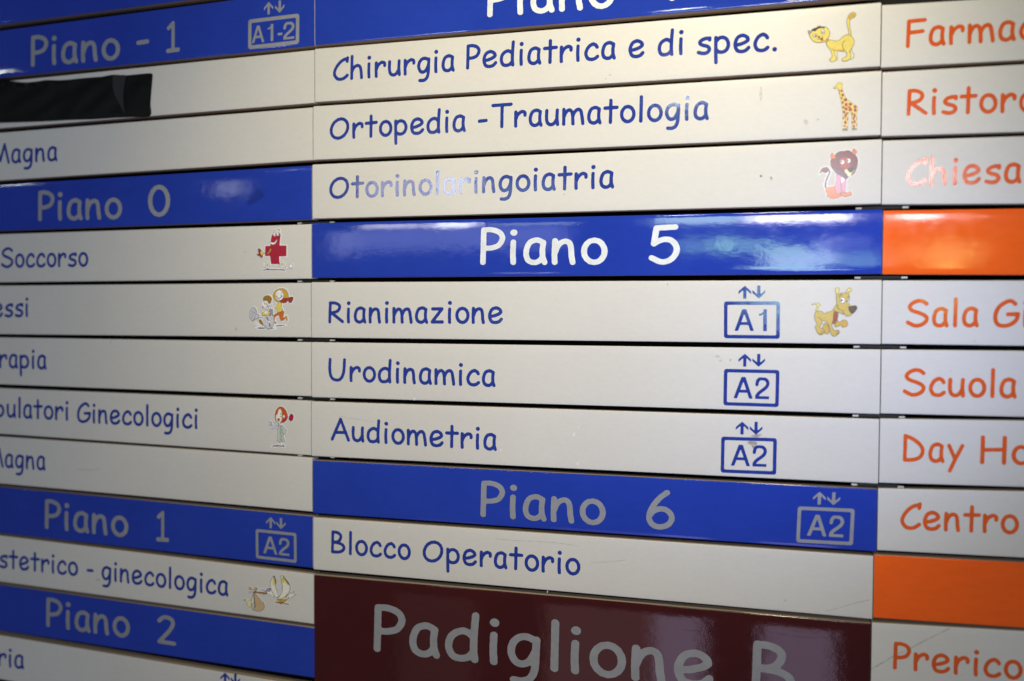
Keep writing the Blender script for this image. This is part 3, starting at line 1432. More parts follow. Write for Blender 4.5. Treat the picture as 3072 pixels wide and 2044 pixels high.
 (-0.4416, 4.757),
 (-0.45, 4.7481),
 (-0.4554, 4.7371),
 (-0.4573, 4.7249),
 (-0.4553, 4.7127),
 (-0.4499, 4.7017),
 (-0.4414, 4.6931),
 (-0.4308, 4.6876),
 (-0.419, 4.6858),
 (-0.4072, 4.6879),
 (-0.3966, 4.6936),
 (-0.3882, 4.7024),
 (-0.3829, 4.7135)], 0.00639, 0, None)]),
 ('wheelchair', 'L', 5, 0.000617, [('ground_shadow', 'dark_print', 'poly', [(-1.1236, 5.8136),
 (-1.0176, 5.8018),
 (-0.9308, 5.8147),
 (-1.0177, 5.8291)], 0.0, 0, None),
 ('ground_shadow', 'dark_print', 'poly', [(-0.8441, 5.814),
 (-0.7332, 5.8184),
 (-0.801, 5.8272)], 0.0, 0, None),
 ('ground_shadow', 'dark_print', 'poly', [(-0.7515, 5.7778),
 (-0.6592, 5.7581),
 (-0.5245, 5.7598),
 (-0.647, 5.777)], 0.0, 0, None),
 ('chair_back', 'lilac_print', 'sharp', [(-0.8613, 5.4713),
 (-0.7873, 5.4739),
 (-0.7803, 5.5933),
 (-0.8556, 5.5828)], 0.00499, 0, None),
 ('footplate', 'white_print', 'poly', [(-1.1481, 5.7263),
 (-1.0795, 5.7231),
 (-0.9987, 5.7362),
 (-0.9865, 5.7797),
 (-1.1171, 5.7589)], 0.00499, 0, None),
 ('shoe', 'ochre_print', 'poly', [(-0.5423, 5.6085),
 (-0.5118, 5.5921),
 (-0.4937, 5.6569),
 (-0.506, 5.6948),
 (-0.5303, 5.6462)], 0.00499, 0, None),
 ('shoe', 'ochre_print', 'poly', [(-0.745, 5.6909),
 (-0.7143, 5.7178),
 (-0.7328, 5.7342),
 (-0.7482, 5.7235)], 0.00499, 0, None),
 ('trousers', 'orange_print', 'poly', [(-0.7014, 5.5442),
 (-0.6461, 5.5385),
 (-0.5725, 5.5058),
 (-0.5604, 5.5382),
 (-0.5791, 5.6249),
 (-0.5363, 5.6192),
 (-0.5425, 5.6409),
 (-0.5976, 5.6845),
 (-0.6405, 5.6631),
 (-0.6647, 5.5874),
 (-0.7016, 5.593),
 (-0.7447, 5.6257),
 (-0.7511, 5.6746),
 (-0.7693, 5.6204),
 (-0.7754, 5.5933)], 0.00499, 0, None),
 ('hair', 'gold_print', 'poly', [(-0.6446, 5.1136),
 (-0.5529, 5.1221),
 (-0.4921, 5.1763),
 (-0.468, 5.268),
 (-0.5049, 5.3544),
 (-0.5904, 5.3706),
 (-0.6516, 5.3436),
 (-0.7068, 5.3544),
 (-0.7681, 5.3002),
 (-0.7863, 5.2351),
 (-0.7491, 5.1593)], 0.00499, 0, None),
 ('ponytail', 'rust_print', 'poly', [(-0.4681, 5.2788),
 (-0.4011, 5.2627),
 (-0.3769, 5.2897),
 (-0.4136, 5.3597),
 (-0.4501, 5.3651),
 (-0.4804, 5.3382)], 0.00499, 0, 'hair'),
 ('hair_shade', 'rust_print', 'poly', [(-0.6454, 5.3382),
 (-0.584, 5.2895),
 (-0.4803, 5.2842),
 (-0.5171, 5.3544),
 (-0.5904, 5.3679)], 0.0, 0, 'hair'),
 ('face', 'white_print', 'poly', [(-0.5698, 5.2355),
 (-0.5738, 5.2635),
 (-0.5855, 5.2888),
 (-0.6036, 5.3089),
 (-0.6263, 5.3218),
 (-0.6515, 5.3263),
 (-0.6767, 5.3218),
 (-0.6994, 5.3089),
 (-0.7174, 5.2887),
 (-0.7289, 5.2633),
 (-0.7328, 5.2352),
 (-0.7287, 5.2071),
 (-0.717, 5.1817),
 (-0.6988, 5.1616),
 (-0.676, 5.1488),
 (-0.6508, 5.1444),
 (-0.6257, 5.149),
 (-0.603, 5.162),
 (-0.5851, 5.1821),
 (-0.5737, 5.2074)], 0.00499, 0, None),
 ('cheek', 'red_print', 'poly', [(-0.6929, 5.2488),
 (-0.6936, 5.2531),
 (-0.6955, 5.2571),
 (-0.6985, 5.2602),
 (-0.7023, 5.2622),
 (-0.7065, 5.2629),
 (-0.7107, 5.2622),
 (-0.7144, 5.2602),
 (-0.7174, 5.257),
 (-0.7193, 5.2531),
 (-0.7199, 5.2488),
 (-0.7193, 5.2444),
 (-0.7173, 5.2405),
 (-0.7143, 5.2374),
 (-0.7106, 5.2354),
 (-0.7064, 5.2347),
 (-0.7022, 5.2354),
 (-0.6984, 5.2374),
 (-0.6955, 5.2405),
 (-0.6936, 5.2444)], 0.0, 0, 'face'),
 ('cheek', 'red_print', 'poly', [(-0.5961, 5.2463),
 (-0.5968, 5.2506),
 (-0.5987, 5.2545),
 (-0.6017, 5.2576),
 (-0.6054, 5.2596),
 (-0.6096, 5.2603),
 (-0.6138, 5.2596),
 (-0.6175, 5.2576),
 (-0.6205, 5.2545),
 (-0.6224, 5.2506),
 (-0.623, 5.2462),
 (-0.6223, 5.2419),
 (-0.6204, 5.2379),
 (-0.6174, 5.2348),
 (-0.6137, 5.2328),
 (-0.6095, 5.2322),
 (-0.6053, 5.2329),
 (-0.6016, 5.2349),
 (-0.5986, 5.238),
 (-0.5967, 5.2419)], 0.0, 0, 'face'),
 ('smile_line', 'black_print', 'line', [(-0.7004, 5.2677),
 (-0.6606, 5.2949),
 (-0.6145, 5.2624)], 0.0, 0.0111, 'face'),
 ('eye', 'dark_print', 'poly', [(-0.6688, 5.1974),
 (-0.6693, 5.1994),
 (-0.6707, 5.2012),
 (-0.6729, 5.2027),
 (-0.6756, 5.2036),
 (-0.6786, 5.2039),
 (-0.6817, 5.2036),
 (-0.6844, 5.2026),
 (-0.6866, 5.2012),
 (-0.688, 5.1994),
 (-0.6884, 5.1974),
 (-0.6879, 5.1954),
 (-0.6865, 5.1935),
 (-0.6844, 5.1921),
 (-0.6816, 5.1912),
 (-0.6786, 5.1909),
 (-0.6756, 5.1912),
 (-0.6728, 5.1921),
 (-0.6707, 5.1936),
 (-0.6693, 5.1954)], 0.0, 0, 'face'),
 ('eye', 'dark_print', 'poly', [(-0.5972, 5.2003),
 (-0.598, 5.2018),
 (-0.6004, 5.2032),
 (-0.6042, 5.2042),
 (-0.609, 5.2049),
 (-0.6143, 5.2051),
 (-0.6196, 5.2049),
 (-0.6244, 5.2042),
 (-0.6282, 5.2031),
 (-0.6306, 5.2017),
 (-0.6314, 5.2002),
 (-0.6306, 5.1987),
 (-0.6281, 5.1974),
 (-0.6243, 5.1963),
 (-0.6196, 5.1956),
 (-0.6143, 5.1954),
 (-0.609, 5.1956),
 (-0.6042, 5.1963),
 (-0.6004, 5.1974),
 (-0.598, 5.1988)], 0.0, 0, 'face'),
 ('sweater', 'yellow_print', 'poly', [(-0.6823, 5.3707),
 (-0.6393, 5.3544),
 (-0.6027, 5.3869),
 (-0.6152, 5.4518),
 (-0.5847, 5.4842),
 (-0.64, 5.5331),
 (-0.7013, 5.5279),
 (-0.695, 5.4845),
 (-0.7441, 5.4629),
 (-0.7132, 5.4249)], 0.00499, 0, None),
 ('shirt', 'yellow_print', 'poly', [(-1.0103, 5.5562),
 (-0.9792, 5.5289),
 (-0.9295, 5.5069),
 (-0.8738, 5.5013),
 (-0.843, 5.5393),
 (-0.8556, 5.5828),
 (-0.9298, 5.594),
 (-0.9918, 5.5889)], 0.00499, 0, None),
 ('shirt_front', 'white_print', 'poly', [(-0.9481, 5.5179),
 (-0.8924, 5.5122),
 (-0.8925, 5.5558),
 (-0.9421, 5.556)], 0.0, 0, 'shirt'),
 ('face', 'white_print', 'poly', [(-0.8549, 5.4088),
 (-0.8586, 5.434),
 (-0.8692, 5.4568),
 (-0.8857, 5.4749),
 (-0.9064, 5.4865),
 (-0.9294, 5.4906),
 (-0.9524, 5.4866),
 (-0.9731, 5.4751),
 (-0.9895, 5.457),
 (-1.0, 5.4343),
 (-1.0035, 5.409),
 (-0.9997, 5.3838),
 (-0.9891, 5.361),
 (-0.9725, 5.3429),
 (-0.9517, 5.3313),
 (-0.9287, 5.3273),
 (-0.9058, 5.3313),
 (-0.8852, 5.3429),
 (-0.8688, 5.3609),
 (-0.8584, 5.3836)], 0.00499, 0, None),
 ('ear', 'white_print', 'poly', [(-0.8055, 5.4006),
 (-0.8067, 5.4097),
 (-0.8102, 5.4179),
 (-0.8157, 5.4244),
 (-0.8226, 5.4285),
 (-0.8302, 5.43),
 (-0.8379, 5.4286),
 (-0.8447, 5.4244),
 (-0.8502, 5.4179),
 (-0.8537, 5.4097),
 (-0.8548, 5.4007),
 (-0.8536, 5.3916),
 (-0.85, 5.3834),
 (-0.8445, 5.3769),
 (-0.8376, 5.3727),
 (-0.83, 5.3713),
 (-0.8224, 5.3727),
 (-0.8155, 5.3769),
 (-0.8101, 5.3834),
 (-0.8066, 5.3916)], 0.00499, 0, 'face'),
 ('hair', 'brown_gold_print', 'poly', [(-0.9782, 5.3109),
 (-0.9657, 5.2674),
 (-0.9284, 5.2457),
 (-0.8542, 5.2404),
 (-0.805, 5.2839),
 (-0.8114, 5.3327),
 (-0.8424, 5.3762),
 (-0.8671, 5.3762),
 (-0.8916, 5.3327),
 (-0.9535, 5.3273)], 0.00416, 0, None),
 ('cheek', 'red_print', 'poly', [(-0.9707, 5.4373),
 (-0.9713, 5.4413),
 (-0.9729, 5.445),
 (-0.9754, 5.4479),
 (-0.9785, 5.4497),
 (-0.9819, 5.4504),
 (-0.9854, 5.4498),
 (-0.9885, 5.4479),
 (-0.991, 5.445),
 (-0.9925, 5.4414),
 (-0.9931, 5.4373),
 (-0.9925, 5.4333),
 (-0.9909, 5.4296),
 (-0.9884, 5.4267),
 (-0.9853, 5.4249),
 (-0.9818, 5.4242),
 (-0.9784, 5.4249),
 (-0.9753, 5.4267),
 (-0.9728, 5.4296),
 (-0.9712, 5.4333)], 0.0, 0, 'face'),
 ('cheek', 'red_print', 'poly', [(-0.8704, 5.4252),
 (-0.871, 5.4292),
 (-0.8728, 5.4328),
 (-0.8755, 5.4357),
 (-0.879, 5.4376),
 (-0.8828, 5.4382),
 (-0.8866, 5.4376),
 (-0.89, 5.4357),
 (-0.8928, 5.4329),
 (-0.8945, 5.4292),
 (-0.8951, 5.4252),
 (-0.8945, 5.4212),
 (-0.8927, 5.4175),
 (-0.89, 5.4146),
 (-0.8865, 5.4128),
 (-0.8827, 5.4121),
 (-0.8789, 5.4128),
 (-0.8754, 5.4146),
 (-0.8727, 5.4175),
 (-0.871, 5.4211)], 0.0, 0, 'face'),
 ('smile_line', 'black_print', 'line', [(-0.9788, 5.4471),
 (-0.9355, 5.4645),
 (-0.8921, 5.4361)], 0.0, 0.00832, 'face'),
 ('eye', 'white_print', 'poly', [(-0.9333, 5.379),
 (-0.9338, 5.383),
 (-0.9354, 5.3867),
 (-0.9379, 5.3896),
 (-0.941, 5.3914),
 (-0.9445, 5.3921),
 (-0.9479, 5.3914),
 (-0.951, 5.3896),
 (-0.9535, 5.3867),
 (-0.9551, 5.383),
 (-0.9556, 5.379),
 (-0.955, 5.375),
 (-0.9534, 5.3713),
 (-0.9509, 5.3684),
 (-0.9478, 5.3666),
 (-0.9444, 5.3659),
 (-0.9409, 5.3666),
 (-0.9378, 5.3684),
 (-0.9354, 5.3713),
 (-0.9338, 5.375)], 0.00583, 0, 'face'),
 ('eye', 'white_print', 'poly', [(-0.8919, 5.3871),
 (-0.8925, 5.3918),
 (-0.8945, 5.3961),
 (-0.8975, 5.3994),
 (-0.9013, 5.4016),
 (-0.9055, 5.4024),
 (-0.9097, 5.4016),
 (-0.9135, 5.3995),
 (-0.9165, 5.3961),
 (-0.9184, 5.3918),
 (-0.9191, 5.3871),
 (-0.9184, 5.3824),
 (-0.9164, 5.3782),
 (-0.9134, 5.3748),
 (-0.9096, 5.3726),
 (-0.9054, 5.3719),
 (-0.9012, 5.3726),
 (-0.8974, 5.3748),
 (-0.8944, 5.3782),
 (-0.8925, 5.3824)], 0.00583, 0, 'face'),
 ('plaster_cast', 'pale_lilac_print', 'poly', [(-1.2443, 5.5626),
 (-1.2283, 5.4859),
 (-1.1843, 5.4421),
 (-1.1406, 5.4529),
 (-1.1097, 5.5129),
 (-1.0975, 5.573),
 (-1.0664, 5.5728),
 (-1.0666, 5.6274),
 (-1.0979, 5.6494),
 (-1.1291, 5.6496),
 (-1.1792, 5.6882),
 (-1.2229, 5.6556),
 (-1.2445, 5.601)], 0.00666, 0, None),
 ('bandage_line', 'dark_print', 'line', [(-1.2221, 5.5023),
 (-1.166, 5.5295),
 (-1.11, 5.5703)], 0.0, 0.00647, 'plaster_cast'),
 ('bandage_line', 'dark_print', 'line', [(-1.2001, 5.4667),
 (-1.1533, 5.4857),
 (-1.1129, 5.5184)], 0.0, 0.00647, 'plaster_cast'),
 ('bandage_line', 'dark_print', 'line', [(-1.2351, 5.59),
 (-1.2099, 5.5625),
 (-1.1847, 5.5296)], 0.0, 0.00647, 'plaster_cast'),
 ('bandage_line', 'dark_print', 'line', [(-1.2134, 5.6501),
 (-1.1851, 5.6062),
 (-1.1598, 5.5459)], 0.0, 0.00647, 'plaster_cast'),
 ('bandage_line', 'dark_print', 'line', [(-1.1792, 5.6855),
 (-1.1477, 5.6278),
 (-1.1225, 5.5731)], 0.0, 0.00647, 'plaster_cast'),
 ('leg', 'white_print', 'sharp', [(-1.0602, 5.5919),
 (-0.9795, 5.5943),
 (-0.9796, 5.6204),
 (-1.0604, 5.6208)], 0.00499, 0, None),
 ('chair_leg', 'brown_gold_print', 'poly', [(-1.0606, 5.6711),
 (-1.017, 5.6654),
 (-0.9802, 5.7578),
 (-1.0173, 5.7363),
 (-1.0483, 5.7147)], 0.00416, 0, None),
 ('wheel', 'white_print', 'poly', [(-0.7592, 5.7018),
 (-0.7645, 5.7375),
 (-0.7797, 5.7697),
 (-0.8033, 5.7954),
 (-0.8329, 5.812),
 (-0.8658, 5.818),
 (-0.8986, 5.8126),
 (-0.9283, 5.7964),
 (-0.9518, 5.7711),
 (-0.9668, 5.7389),
 (-0.9719, 5.7033),
 (-0.9665, 5.6675),
 (-0.9512, 5.6352),
 (-0.9275, 5.6095),
 (-0.8977, 5.593),
 (-0.8648, 5.5872),
 (-0.832, 5.5927),
 (-0.8025, 5.6089),
 (-0.7792, 5.6343),
 (-0.7642, 5.6663)], 0.00666, 0, None),
 ('wheel_disc', 'pale_lilac_print', 'poly', [(-0.782, 5.702),
 (-0.7862, 5.7319),
 (-0.7981, 5.759),
 (-0.8166, 5.7805),
 (-0.8399, 5.7945),
 (-0.8657, 5.7994),
 (-0.8915, 5.7949),
 (-0.9147, 5.7813),
 (-0.9332, 5.76),
 (-0.9449, 5.7331),
 (-0.9489, 5.7031),
 (-0.9447, 5.6731),
 (-0.9327, 5.646),
 (-0.9141, 5.6244),
 (-0.8907, 5.6106),
 (-0.8649, 5.6057),
 (-0.8392, 5.6103),
 (-0.816, 5.6239),
 (-0.7977, 5.6452),
 (-0.7859, 5.6721)], 0.00499, 0, 'wheel'),
 ('hub', 'white_print', 'poly', [(-0.8239, 5.7023),
 (-0.8252, 5.71),
 (-0.8289, 5.717),
 (-0.8347, 5.7226),
 (-0.8419, 5.7262),
 (-0.85, 5.7275),
 (-0.858, 5.7263),
 (-0.8652, 5.7228),
 (-0.8709, 5.7173),
 (-0.8746, 5.7103),
 (-0.8758, 5.7026),
 (-0.8745, 5.6949),
 (-0.8708, 5.6879),
 (-0.865, 5.6823),
 (-0.8578, 5.6787),
 (-0.8498, 5.6774),
 (-0.8418, 5.6786),
 (-0.8345, 5.6821),
 (-0.8288, 5.6876),
 (-0.8252, 5.6946)], 0.00499, 0, 'wheel'),
 ('spoke', 'dark_print', 'line', [(-0.899, 5.6265),
 (-0.8744, 5.6645)], 0.0, 0.02035, 'wheel'),
 ('spoke', 'dark_print', 'line', [(-0.8438, 5.7405),
 (-0.8316, 5.7785)], 0.0, 0.02035, 'wheel')]),
 ('doctor', 'L', 7, 0.000593, [('shoe', 'brown_print', 'poly', [(-0.8237, 7.9022),
 (-0.7758, 7.8868),
 (-0.6804, 7.8771),
 (-0.6329, 7.8881),
 (-0.5853, 7.87),
 (-0.5528, 7.9012),
 (-0.6329, 7.8986),
 (-0.7759, 7.9053)], 0.0, 0, None),
 ('leg', 'white_print', 'sharp', [(-0.6623, 7.8155),
 (-0.6088, 7.8131),
 (-0.5972, 7.8838),
 (-0.6745, 7.8847)], 0.00481, 0, None),
 ('leg_line', 'dark_print', 'line', [(-0.6415, 7.8199),
 (-0.6418, 7.8832)], 0.0, 0.00623, 'leg'),
 ('hair', 'orange_red_print', 'poly', [(-0.7559, 7.3603),
 (-0.7377, 7.2858),
 (-0.6958, 7.2211),
 (-0.6304, 7.1926),
 (-0.5594, 7.227),
 (-0.5123, 7.2989),
 (-0.5008, 7.3825),
 (-0.5483, 7.4526),
 (-0.6136, 7.4814),
 (-0.6968, 7.4741),
 (-0.7443, 7.4338)], 0.00561, 0, None),
 ('hair_shade', 'crimson_print', 'poly', [(-0.6047, 7.4758),
 (-0.5838, 7.4329),
 (-0.5067, 7.3774),
 (-0.5246, 7.4307),
 (-0.5602, 7.4636)], 0.0, 0, 'hair'),
 ('bun', 'crimson_print', 'poly', [(-0.4653, 7.3602),
 (-0.4297, 7.3116),
 (-0.3945, 7.3261),
 (-0.3799, 7.3675),
 (-0.4007, 7.4259),
 (-0.4361, 7.443),
 (-0.4714, 7.4234)], 0.00481, 0, None),
 ('hair_tie', 'white_print', 'poly', [(-0.4736, 7.3841),
 (-0.4742, 7.3922),
 (-0.4759, 7.3996),
 (-0.4786, 7.4055),
 (-0.4819, 7.4094),
 (-0.4855, 7.4108),
 (-0.4892, 7.4096),
 (-0.4924, 7.406),
 (-0.495, 7.4003),
 (-0.4967, 7.3931),
 (-0.4972, 7.385),
 (-0.4966, 7.3768),
 (-0.4949, 7.3694),
 (-0.4923, 7.3635),
 (-0.489, 7.3597),
 (-0.4853, 7.3583),
 (-0.4817, 7.3594),
 (-0.4784, 7.363),
 (-0.4758, 7.3687),
 (-0.4742, 7.376)], 0.00401, 0, None),
 ('coat', 'mint_print', 'poly', [(-0.6791, 7.5314),
 (-0.6256, 7.524),
 (-0.596, 7.5334),
 (-0.5252, 7.6094),
 (-0.5372, 7.6678),
 (-0.5847, 7.6856),
 (-0.5701, 7.7482),
 (-0.5525, 7.8053),
 (-0.6207, 7.8137),
 (-0.704, 7.8069),
 (-0.7034, 7.6643)], 0.00641, 0, None),
 ('coat_line', 'dark_print', 'line', [(-0.6257, 7.5346),
 (-0.6291, 7.6612),
 (-0.6118, 7.8106)], 0.0, 0.00623, 'coat'),
 ('coat_line', 'dark_print', 'line', [(-0.608, 7.5813),
 (-0.5964, 7.6387),
 (-0.5847, 7.6856)], 0.0, 0.00623, 'coat'),
 ('hand', 'pale_lilac_print', 'poly', [(-0.825, 7.4686),
 (-0.8102, 7.5103),
 (-0.7685, 7.5456),
 (-0.6911, 7.553),
 (-0.7032, 7.5957),
 (-0.7687, 7.5826),
 (-0.8094, 7.6159)], 0.00481, 0, None),
 ('mirror', 'pale_lilac_print', 'poly', [(-0.8221, 7.5002),
 (-0.8235, 7.5126),
 (-0.8274, 7.524),
 (-0.8333, 7.5331),
 (-0.8409, 7.5391),
 (-0.8492, 7.5414),
 (-0.8575, 7.5398),
 (-0.865, 7.5344),
 (-0.8709, 7.5257),
 (-0.8747, 7.5147),
 (-0.876, 7.5023),
 (-0.8746, 7.4898),
 (-0.8707, 7.4784),
 (-0.8647, 7.4693),
 (-0.8572, 7.4633),
 (-0.8489, 7.461),
 (-0.8406, 7.4627),
 (-0.8331, 7.4681),
 (-0.8272, 7.4767),
 (-0.8234, 7.4878)], 0.00561, 0, None),
 ('collar', 'pale_lilac_print', 'poly', [(-0.7652, 7.4557),
 (-0.7265, 7.4753),
 (-0.6731, 7.5048),
 (-0.691, 7.5266),
 (-0.7506, 7.5264)], 0.00481, 0, None),
 ('face', 'cream_print', 'poly', [(-0.7351, 7.3807),
 (-0.7021, 7.3162),
 (-0.6781, 7.2574),
 (-0.6424, 7.2298),
 (-0.6188, 7.2658),
 (-0.6013, 7.3441),
 (-0.6134, 7.4288),
 (-0.6612, 7.4938),
 (-0.7086, 7.4588)], 0.00481, 0, None),
 ('cheek', 'red_print', 'poly', [(-0.6132, 7.3656),
 (-0.6138, 7.3702),
 (-0.6157, 7.3744),
 (-0.6186, 7.3777),
 (-0.6223, 7.38),
 (-0.6263, 7.3808),
 (-0.6303, 7.3803),
 (-0.634, 7.3783),
 (-0.6368, 7.3752),
 (-0.6387, 7.3711),
 (-0.6393, 7.3666),
 (-0.6387, 7.362),
 (-0.6368, 7.3578),
 (-0.6339, 7.3545),
 (-0.6302, 7.3522),
 (-0.6262, 7.3514),
 (-0.6222, 7.3519),
 (-0.6185, 7.3539),
 (-0.6157, 7.357),
 (-0.6138, 7.3611)], 0.0, 0, 'face'),
 ('eye', 'dark_print', 'poly', [(-0.6873, 7.3209),
 (-0.6879, 7.3229),
 (-0.6896, 7.3247),
 (-0.6922, 7.3262),
 (-0.6955, 7.3272),
 (-0.6992, 7.3277),
 (-0.7029, 7.3275),
 (-0.7062, 7.3267),
 (-0.7088, 7.3254),
 (-0.7105, 7.3237),
 (-0.7111, 7.3218),
 (-0.7105, 7.3198),
 (-0.7088, 7.318),
 (-0.7061, 7.3165),
 (-0.7028, 7.3155),
 (-0.6991, 7.315),
 (-0.6955, 7.3152),
 (-0.6922, 7.316),
 (-0.6895, 7.3173),
 (-0.6878, 7.319)], 0.0, 0, 'face'),
 ('eye', 'dark_print', 'poly', [(-0.6083, 7.3181),
 (-0.609, 7.3205),
 (-0.6112, 7.3228),
 (-0.6147, 7.3247),
 (-0.619, 7.326),
 (-0.6237, 7.3265),
 (-0.6285, 7.3263),
 (-0.6328, 7.3254),
 (-0.6362, 7.3237),
 (-0.6384, 7.3216),
 (-0.6391, 7.3192),
 (-0.6384, 7.3167),
 (-0.6362, 7.3144),
 (-0.6328, 7.3126),
 (-0.6284, 7.3113),
 (-0.6237, 7.3107),
 (-0.6189, 7.311),
 (-0.6146, 7.3119),
 (-0.6112, 7.3135),
 (-0.609, 7.3157)], 0.0, 0, 'face'),
 ('mouth', 'rust_print', 'poly', [(-0.7025, 7.4058),
 (-0.649, 7.4064),
 (-0.667, 7.4624),
 (-0.6848, 7.4526)], 0.0, 0, 'face'),
 ('ear', 'white_print', 'poly', [(-0.5486, 7.3632),
 (-0.5496, 7.3717),
 (-0.5525, 7.3794),
 (-0.557, 7.3857),
 (-0.5626, 7.3898),
 (-0.5688, 7.3913),
 (-0.575, 7.3902),
 (-0.5807, 7.3865),
 (-0.5851, 7.3807),
 (-0.5879, 7.3731),
 (-0.5889, 7.3647),
 (-0.5879, 7.3562),
 (-0.585, 7.3485),
 (-0.5805, 7.3423),
 (-0.5749, 7.3382),
 (-0.5686, 7.3366),
 (-0.5624, 7.3377),
 (-0.5568, 7.3414),
 (-0.5524, 7.3473),
 (-0.5496, 7.3548)], 0.00401, 0, None),
 ('buttons', 'dark_print', 'multi', [[(-0.6356, 7.5508),
 (-0.6379, 7.5558),
 (-0.6436, 7.5581),
 (-0.6492, 7.5562),
 (-0.6515, 7.5514),
 (-0.6492, 7.5464),
 (-0.6435, 7.5441),
 (-0.6379, 7.546)], [(-0.6357, 7.5961),
 (-0.6381, 7.6011),
 (-0.6437, 7.6034),
 (-0.6494, 7.6016),
 (-0.6517, 7.5968),
 (-0.6493, 7.5917),
 (-0.6437, 7.5895),
 (-0.638, 7.5913)], [(-0.6359, 7.6414),
 (-0.6382, 7.6464),
 (-0.6439, 7.6487),
 (-0.6495, 7.6469),
 (-0.6519, 7.6421),
 (-0.6495, 7.6371),
 (-0.6438, 7.6348),
 (-0.6382, 7.6366)], [(-0.636, 7.6852),
 (-0.6384, 7.6902),
 (-0.644, 7.6925),
 (-0.6497, 7.6907),
 (-0.652, 7.6859),
 (-0.6497, 7.6808),
 (-0.644, 7.6786),
 (-0.6384, 7.6804)], [(-0.6332, 7.7309),
 (-0.6356, 7.7359),
 (-0.6412, 7.7382),
 (-0.6469, 7.7364),
 (-0.6492, 7.7316),
 (-0.6468, 7.7266),
 (-0.6412, 7.7243),
 (-0.6356, 7.7261)], [(-0.6304, 7.7782),
 (-0.6328, 7.7833),
 (-0.6384, 7.7856),
 (-0.6441, 7.7838),
 (-0.6464, 7.779),
 (-0.644, 7.7739),
 (-0.6384, 7.7716),
 (-0.6328, 7.7734)]], 0, 0, 'coat')]),
 ('stork', 'L', 10, 0.000537, [('leg', 'brown_gold_print', 'poly', [(-0.7632, 10.6716),
 (-0.699, 10.6701),
 (-0.6136, 10.6761),
 (-0.4861, 10.685),
 (-0.4967, 10.7027),
 (-0.6137, 10.6904),
 (-0.6404, 10.7168),
 (-0.6777, 10.6966),
 (-0.7312, 10.6923)], 0.00363, 0, None),
 ('tail', 'cream_print', 'poly', [(-0.5494, 10.5653),
 (-0.4908, 10.5218),
 (-0.4483, 10.4703),
 (-0.4325, 10.502),
 (-0.3795, 10.445),
 (-0.3849, 10.4928),
 (-0.3374, 10.5025),
 (-0.4062, 10.5469),
 (-0.4858, 10.5925)], 0.0087, 0, None),
 ('body', 'cream_print', 'poly', [(-0.8482, 10.4506),
 (-0.8055, 10.523),
 (-0.7575, 10.59),
 (-0.6453, 10.584),
 (-0.5388, 10.5691),
 (-0.4857, 10.5687),
 (-0.539, 10.6356),
 (-0.5923, 10.6693),
 (-0.6829, 10.6638),
 (-0.7737, 10.6106),
 (-0.8701, 10.5577),
 (-0.9131, 10.5522),
 (-0.9291, 10.5155),
 (-0.9343, 10.4682),
 (-0.8911, 10.445)], 0.00725, 0, None),
 ('belly', 'amber_print', 'poly', [(-0.7309, 10.6279),
 (-0.6241, 10.6153),
 (-0.5017, 10.5892),
 (-0.5656, 10.6548),
 (-0.6456, 10.6673)], 0.0, 0, 'body'),
 ('wing', 'cream_print', 'poly', [(-0.8534, 10.4129),
 (-0.8531, 10.3365),
 (-0.8205, 10.2525),
 (-0.7829, 10.211),
 (-0.7562, 10.242),
 (-0.735, 10.2925),
 (-0.7513, 10.3511),
 (-0.7408, 10.4216),
 (-0.6826, 10.5685),
 (-0.7254, 10.5917),
 (-0.7682, 10.5767),
 (-0.8215, 10.4958)], 0.01015, 0, None),
 ('wing_feather', 'yellow_print', 'poly', [(-0.8099, 10.2849),
 (-0.783, 10.2348),
 (-0.7618, 10.2949),
 (-0.7674, 10.3668),
 (-0.7943, 10.3884)], 0.0, 0, 'wing'),
 ('wing', 'cream_print', 'poly', [(-0.6439, 10.1987),
 (-0.5747, 10.2021),
 (-0.5377, 10.2557),
 (-0.4848, 10.3078),
 (-0.4586, 10.3955),
 (-0.4747, 10.4633),
 (-0.5387, 10.5453),
 (-0.6187, 10.6052),
 (-0.7148, 10.6145),
 (-0.6612, 10.5522),
 (-0.6182, 10.4578),
 (-0.6178, 10.3389)], 0.01015, 0, None),
 ('wing_feather', 'yellow_print', 'poly', [(-0.628, 10.2163),
 (-0.5802, 10.2453),
 (-0.5166, 10.306),
 (-0.4956, 10.361),
 (-0.5591, 10.3098),
 (-0.607, 10.3142)], 0.0, 0, 'wing'),
 ('feather_edge', 'brown_print', 'line', [(-0.7829, 10.2205),
 (-0.7723, 10.2577),
 (-0.7537, 10.2799),
 (-0.7565, 10.3087),
 (-0.7432, 10.3313),
 (-0.7487, 10.3747)], 0.0, 0.01773, 'wing'),
 ('feather_edge', 'brown_print', 'line', [(-0.5907, 10.2035),
 (-0.5855, 10.2363),
 (-0.543, 10.2609),
 (-0.506, 10.3098),
 (-0.4796, 10.3405)], 0.0, 0.01773, 'wing'),
 ('cap', 'lilac_print', 'poly', [(-0.9397, 10.4782),
 (-0.9127, 10.4518),
 (-0.8535, 10.4511),
 (-0.8591, 10.4946),
 (-0.9237, 10.4958)], 0.0058, 0, None),
 ('beak', 'grey_print', 'line', [(-1.0261, 10.4791),
 (-0.9829, 10.4918),
 (-0.9345, 10.5088)], 0.0, 0.02095, None),
 ('carrying_pole', 'brown_gold_print', 'poly', [(-1.1618, 10.5287),
 (-1.0425, 10.5204),
 (-0.9346, 10.5256),
 (-0.9347, 10.5533),
 (-1.021, 10.5567),
 (-1.151, 10.5483)], 0.00435, 0, None),
 ('stick', 'dark_print', 'line', [(-1.298, 10.5453),
 (-1.238, 10.5421),
 (-1.151, 10.5373)], 0.0, 0.0129, None),
 ('knot', 'tan_print', 'poly', [(-1.2922, 10.4726),
 (-1.2703, 10.4489),
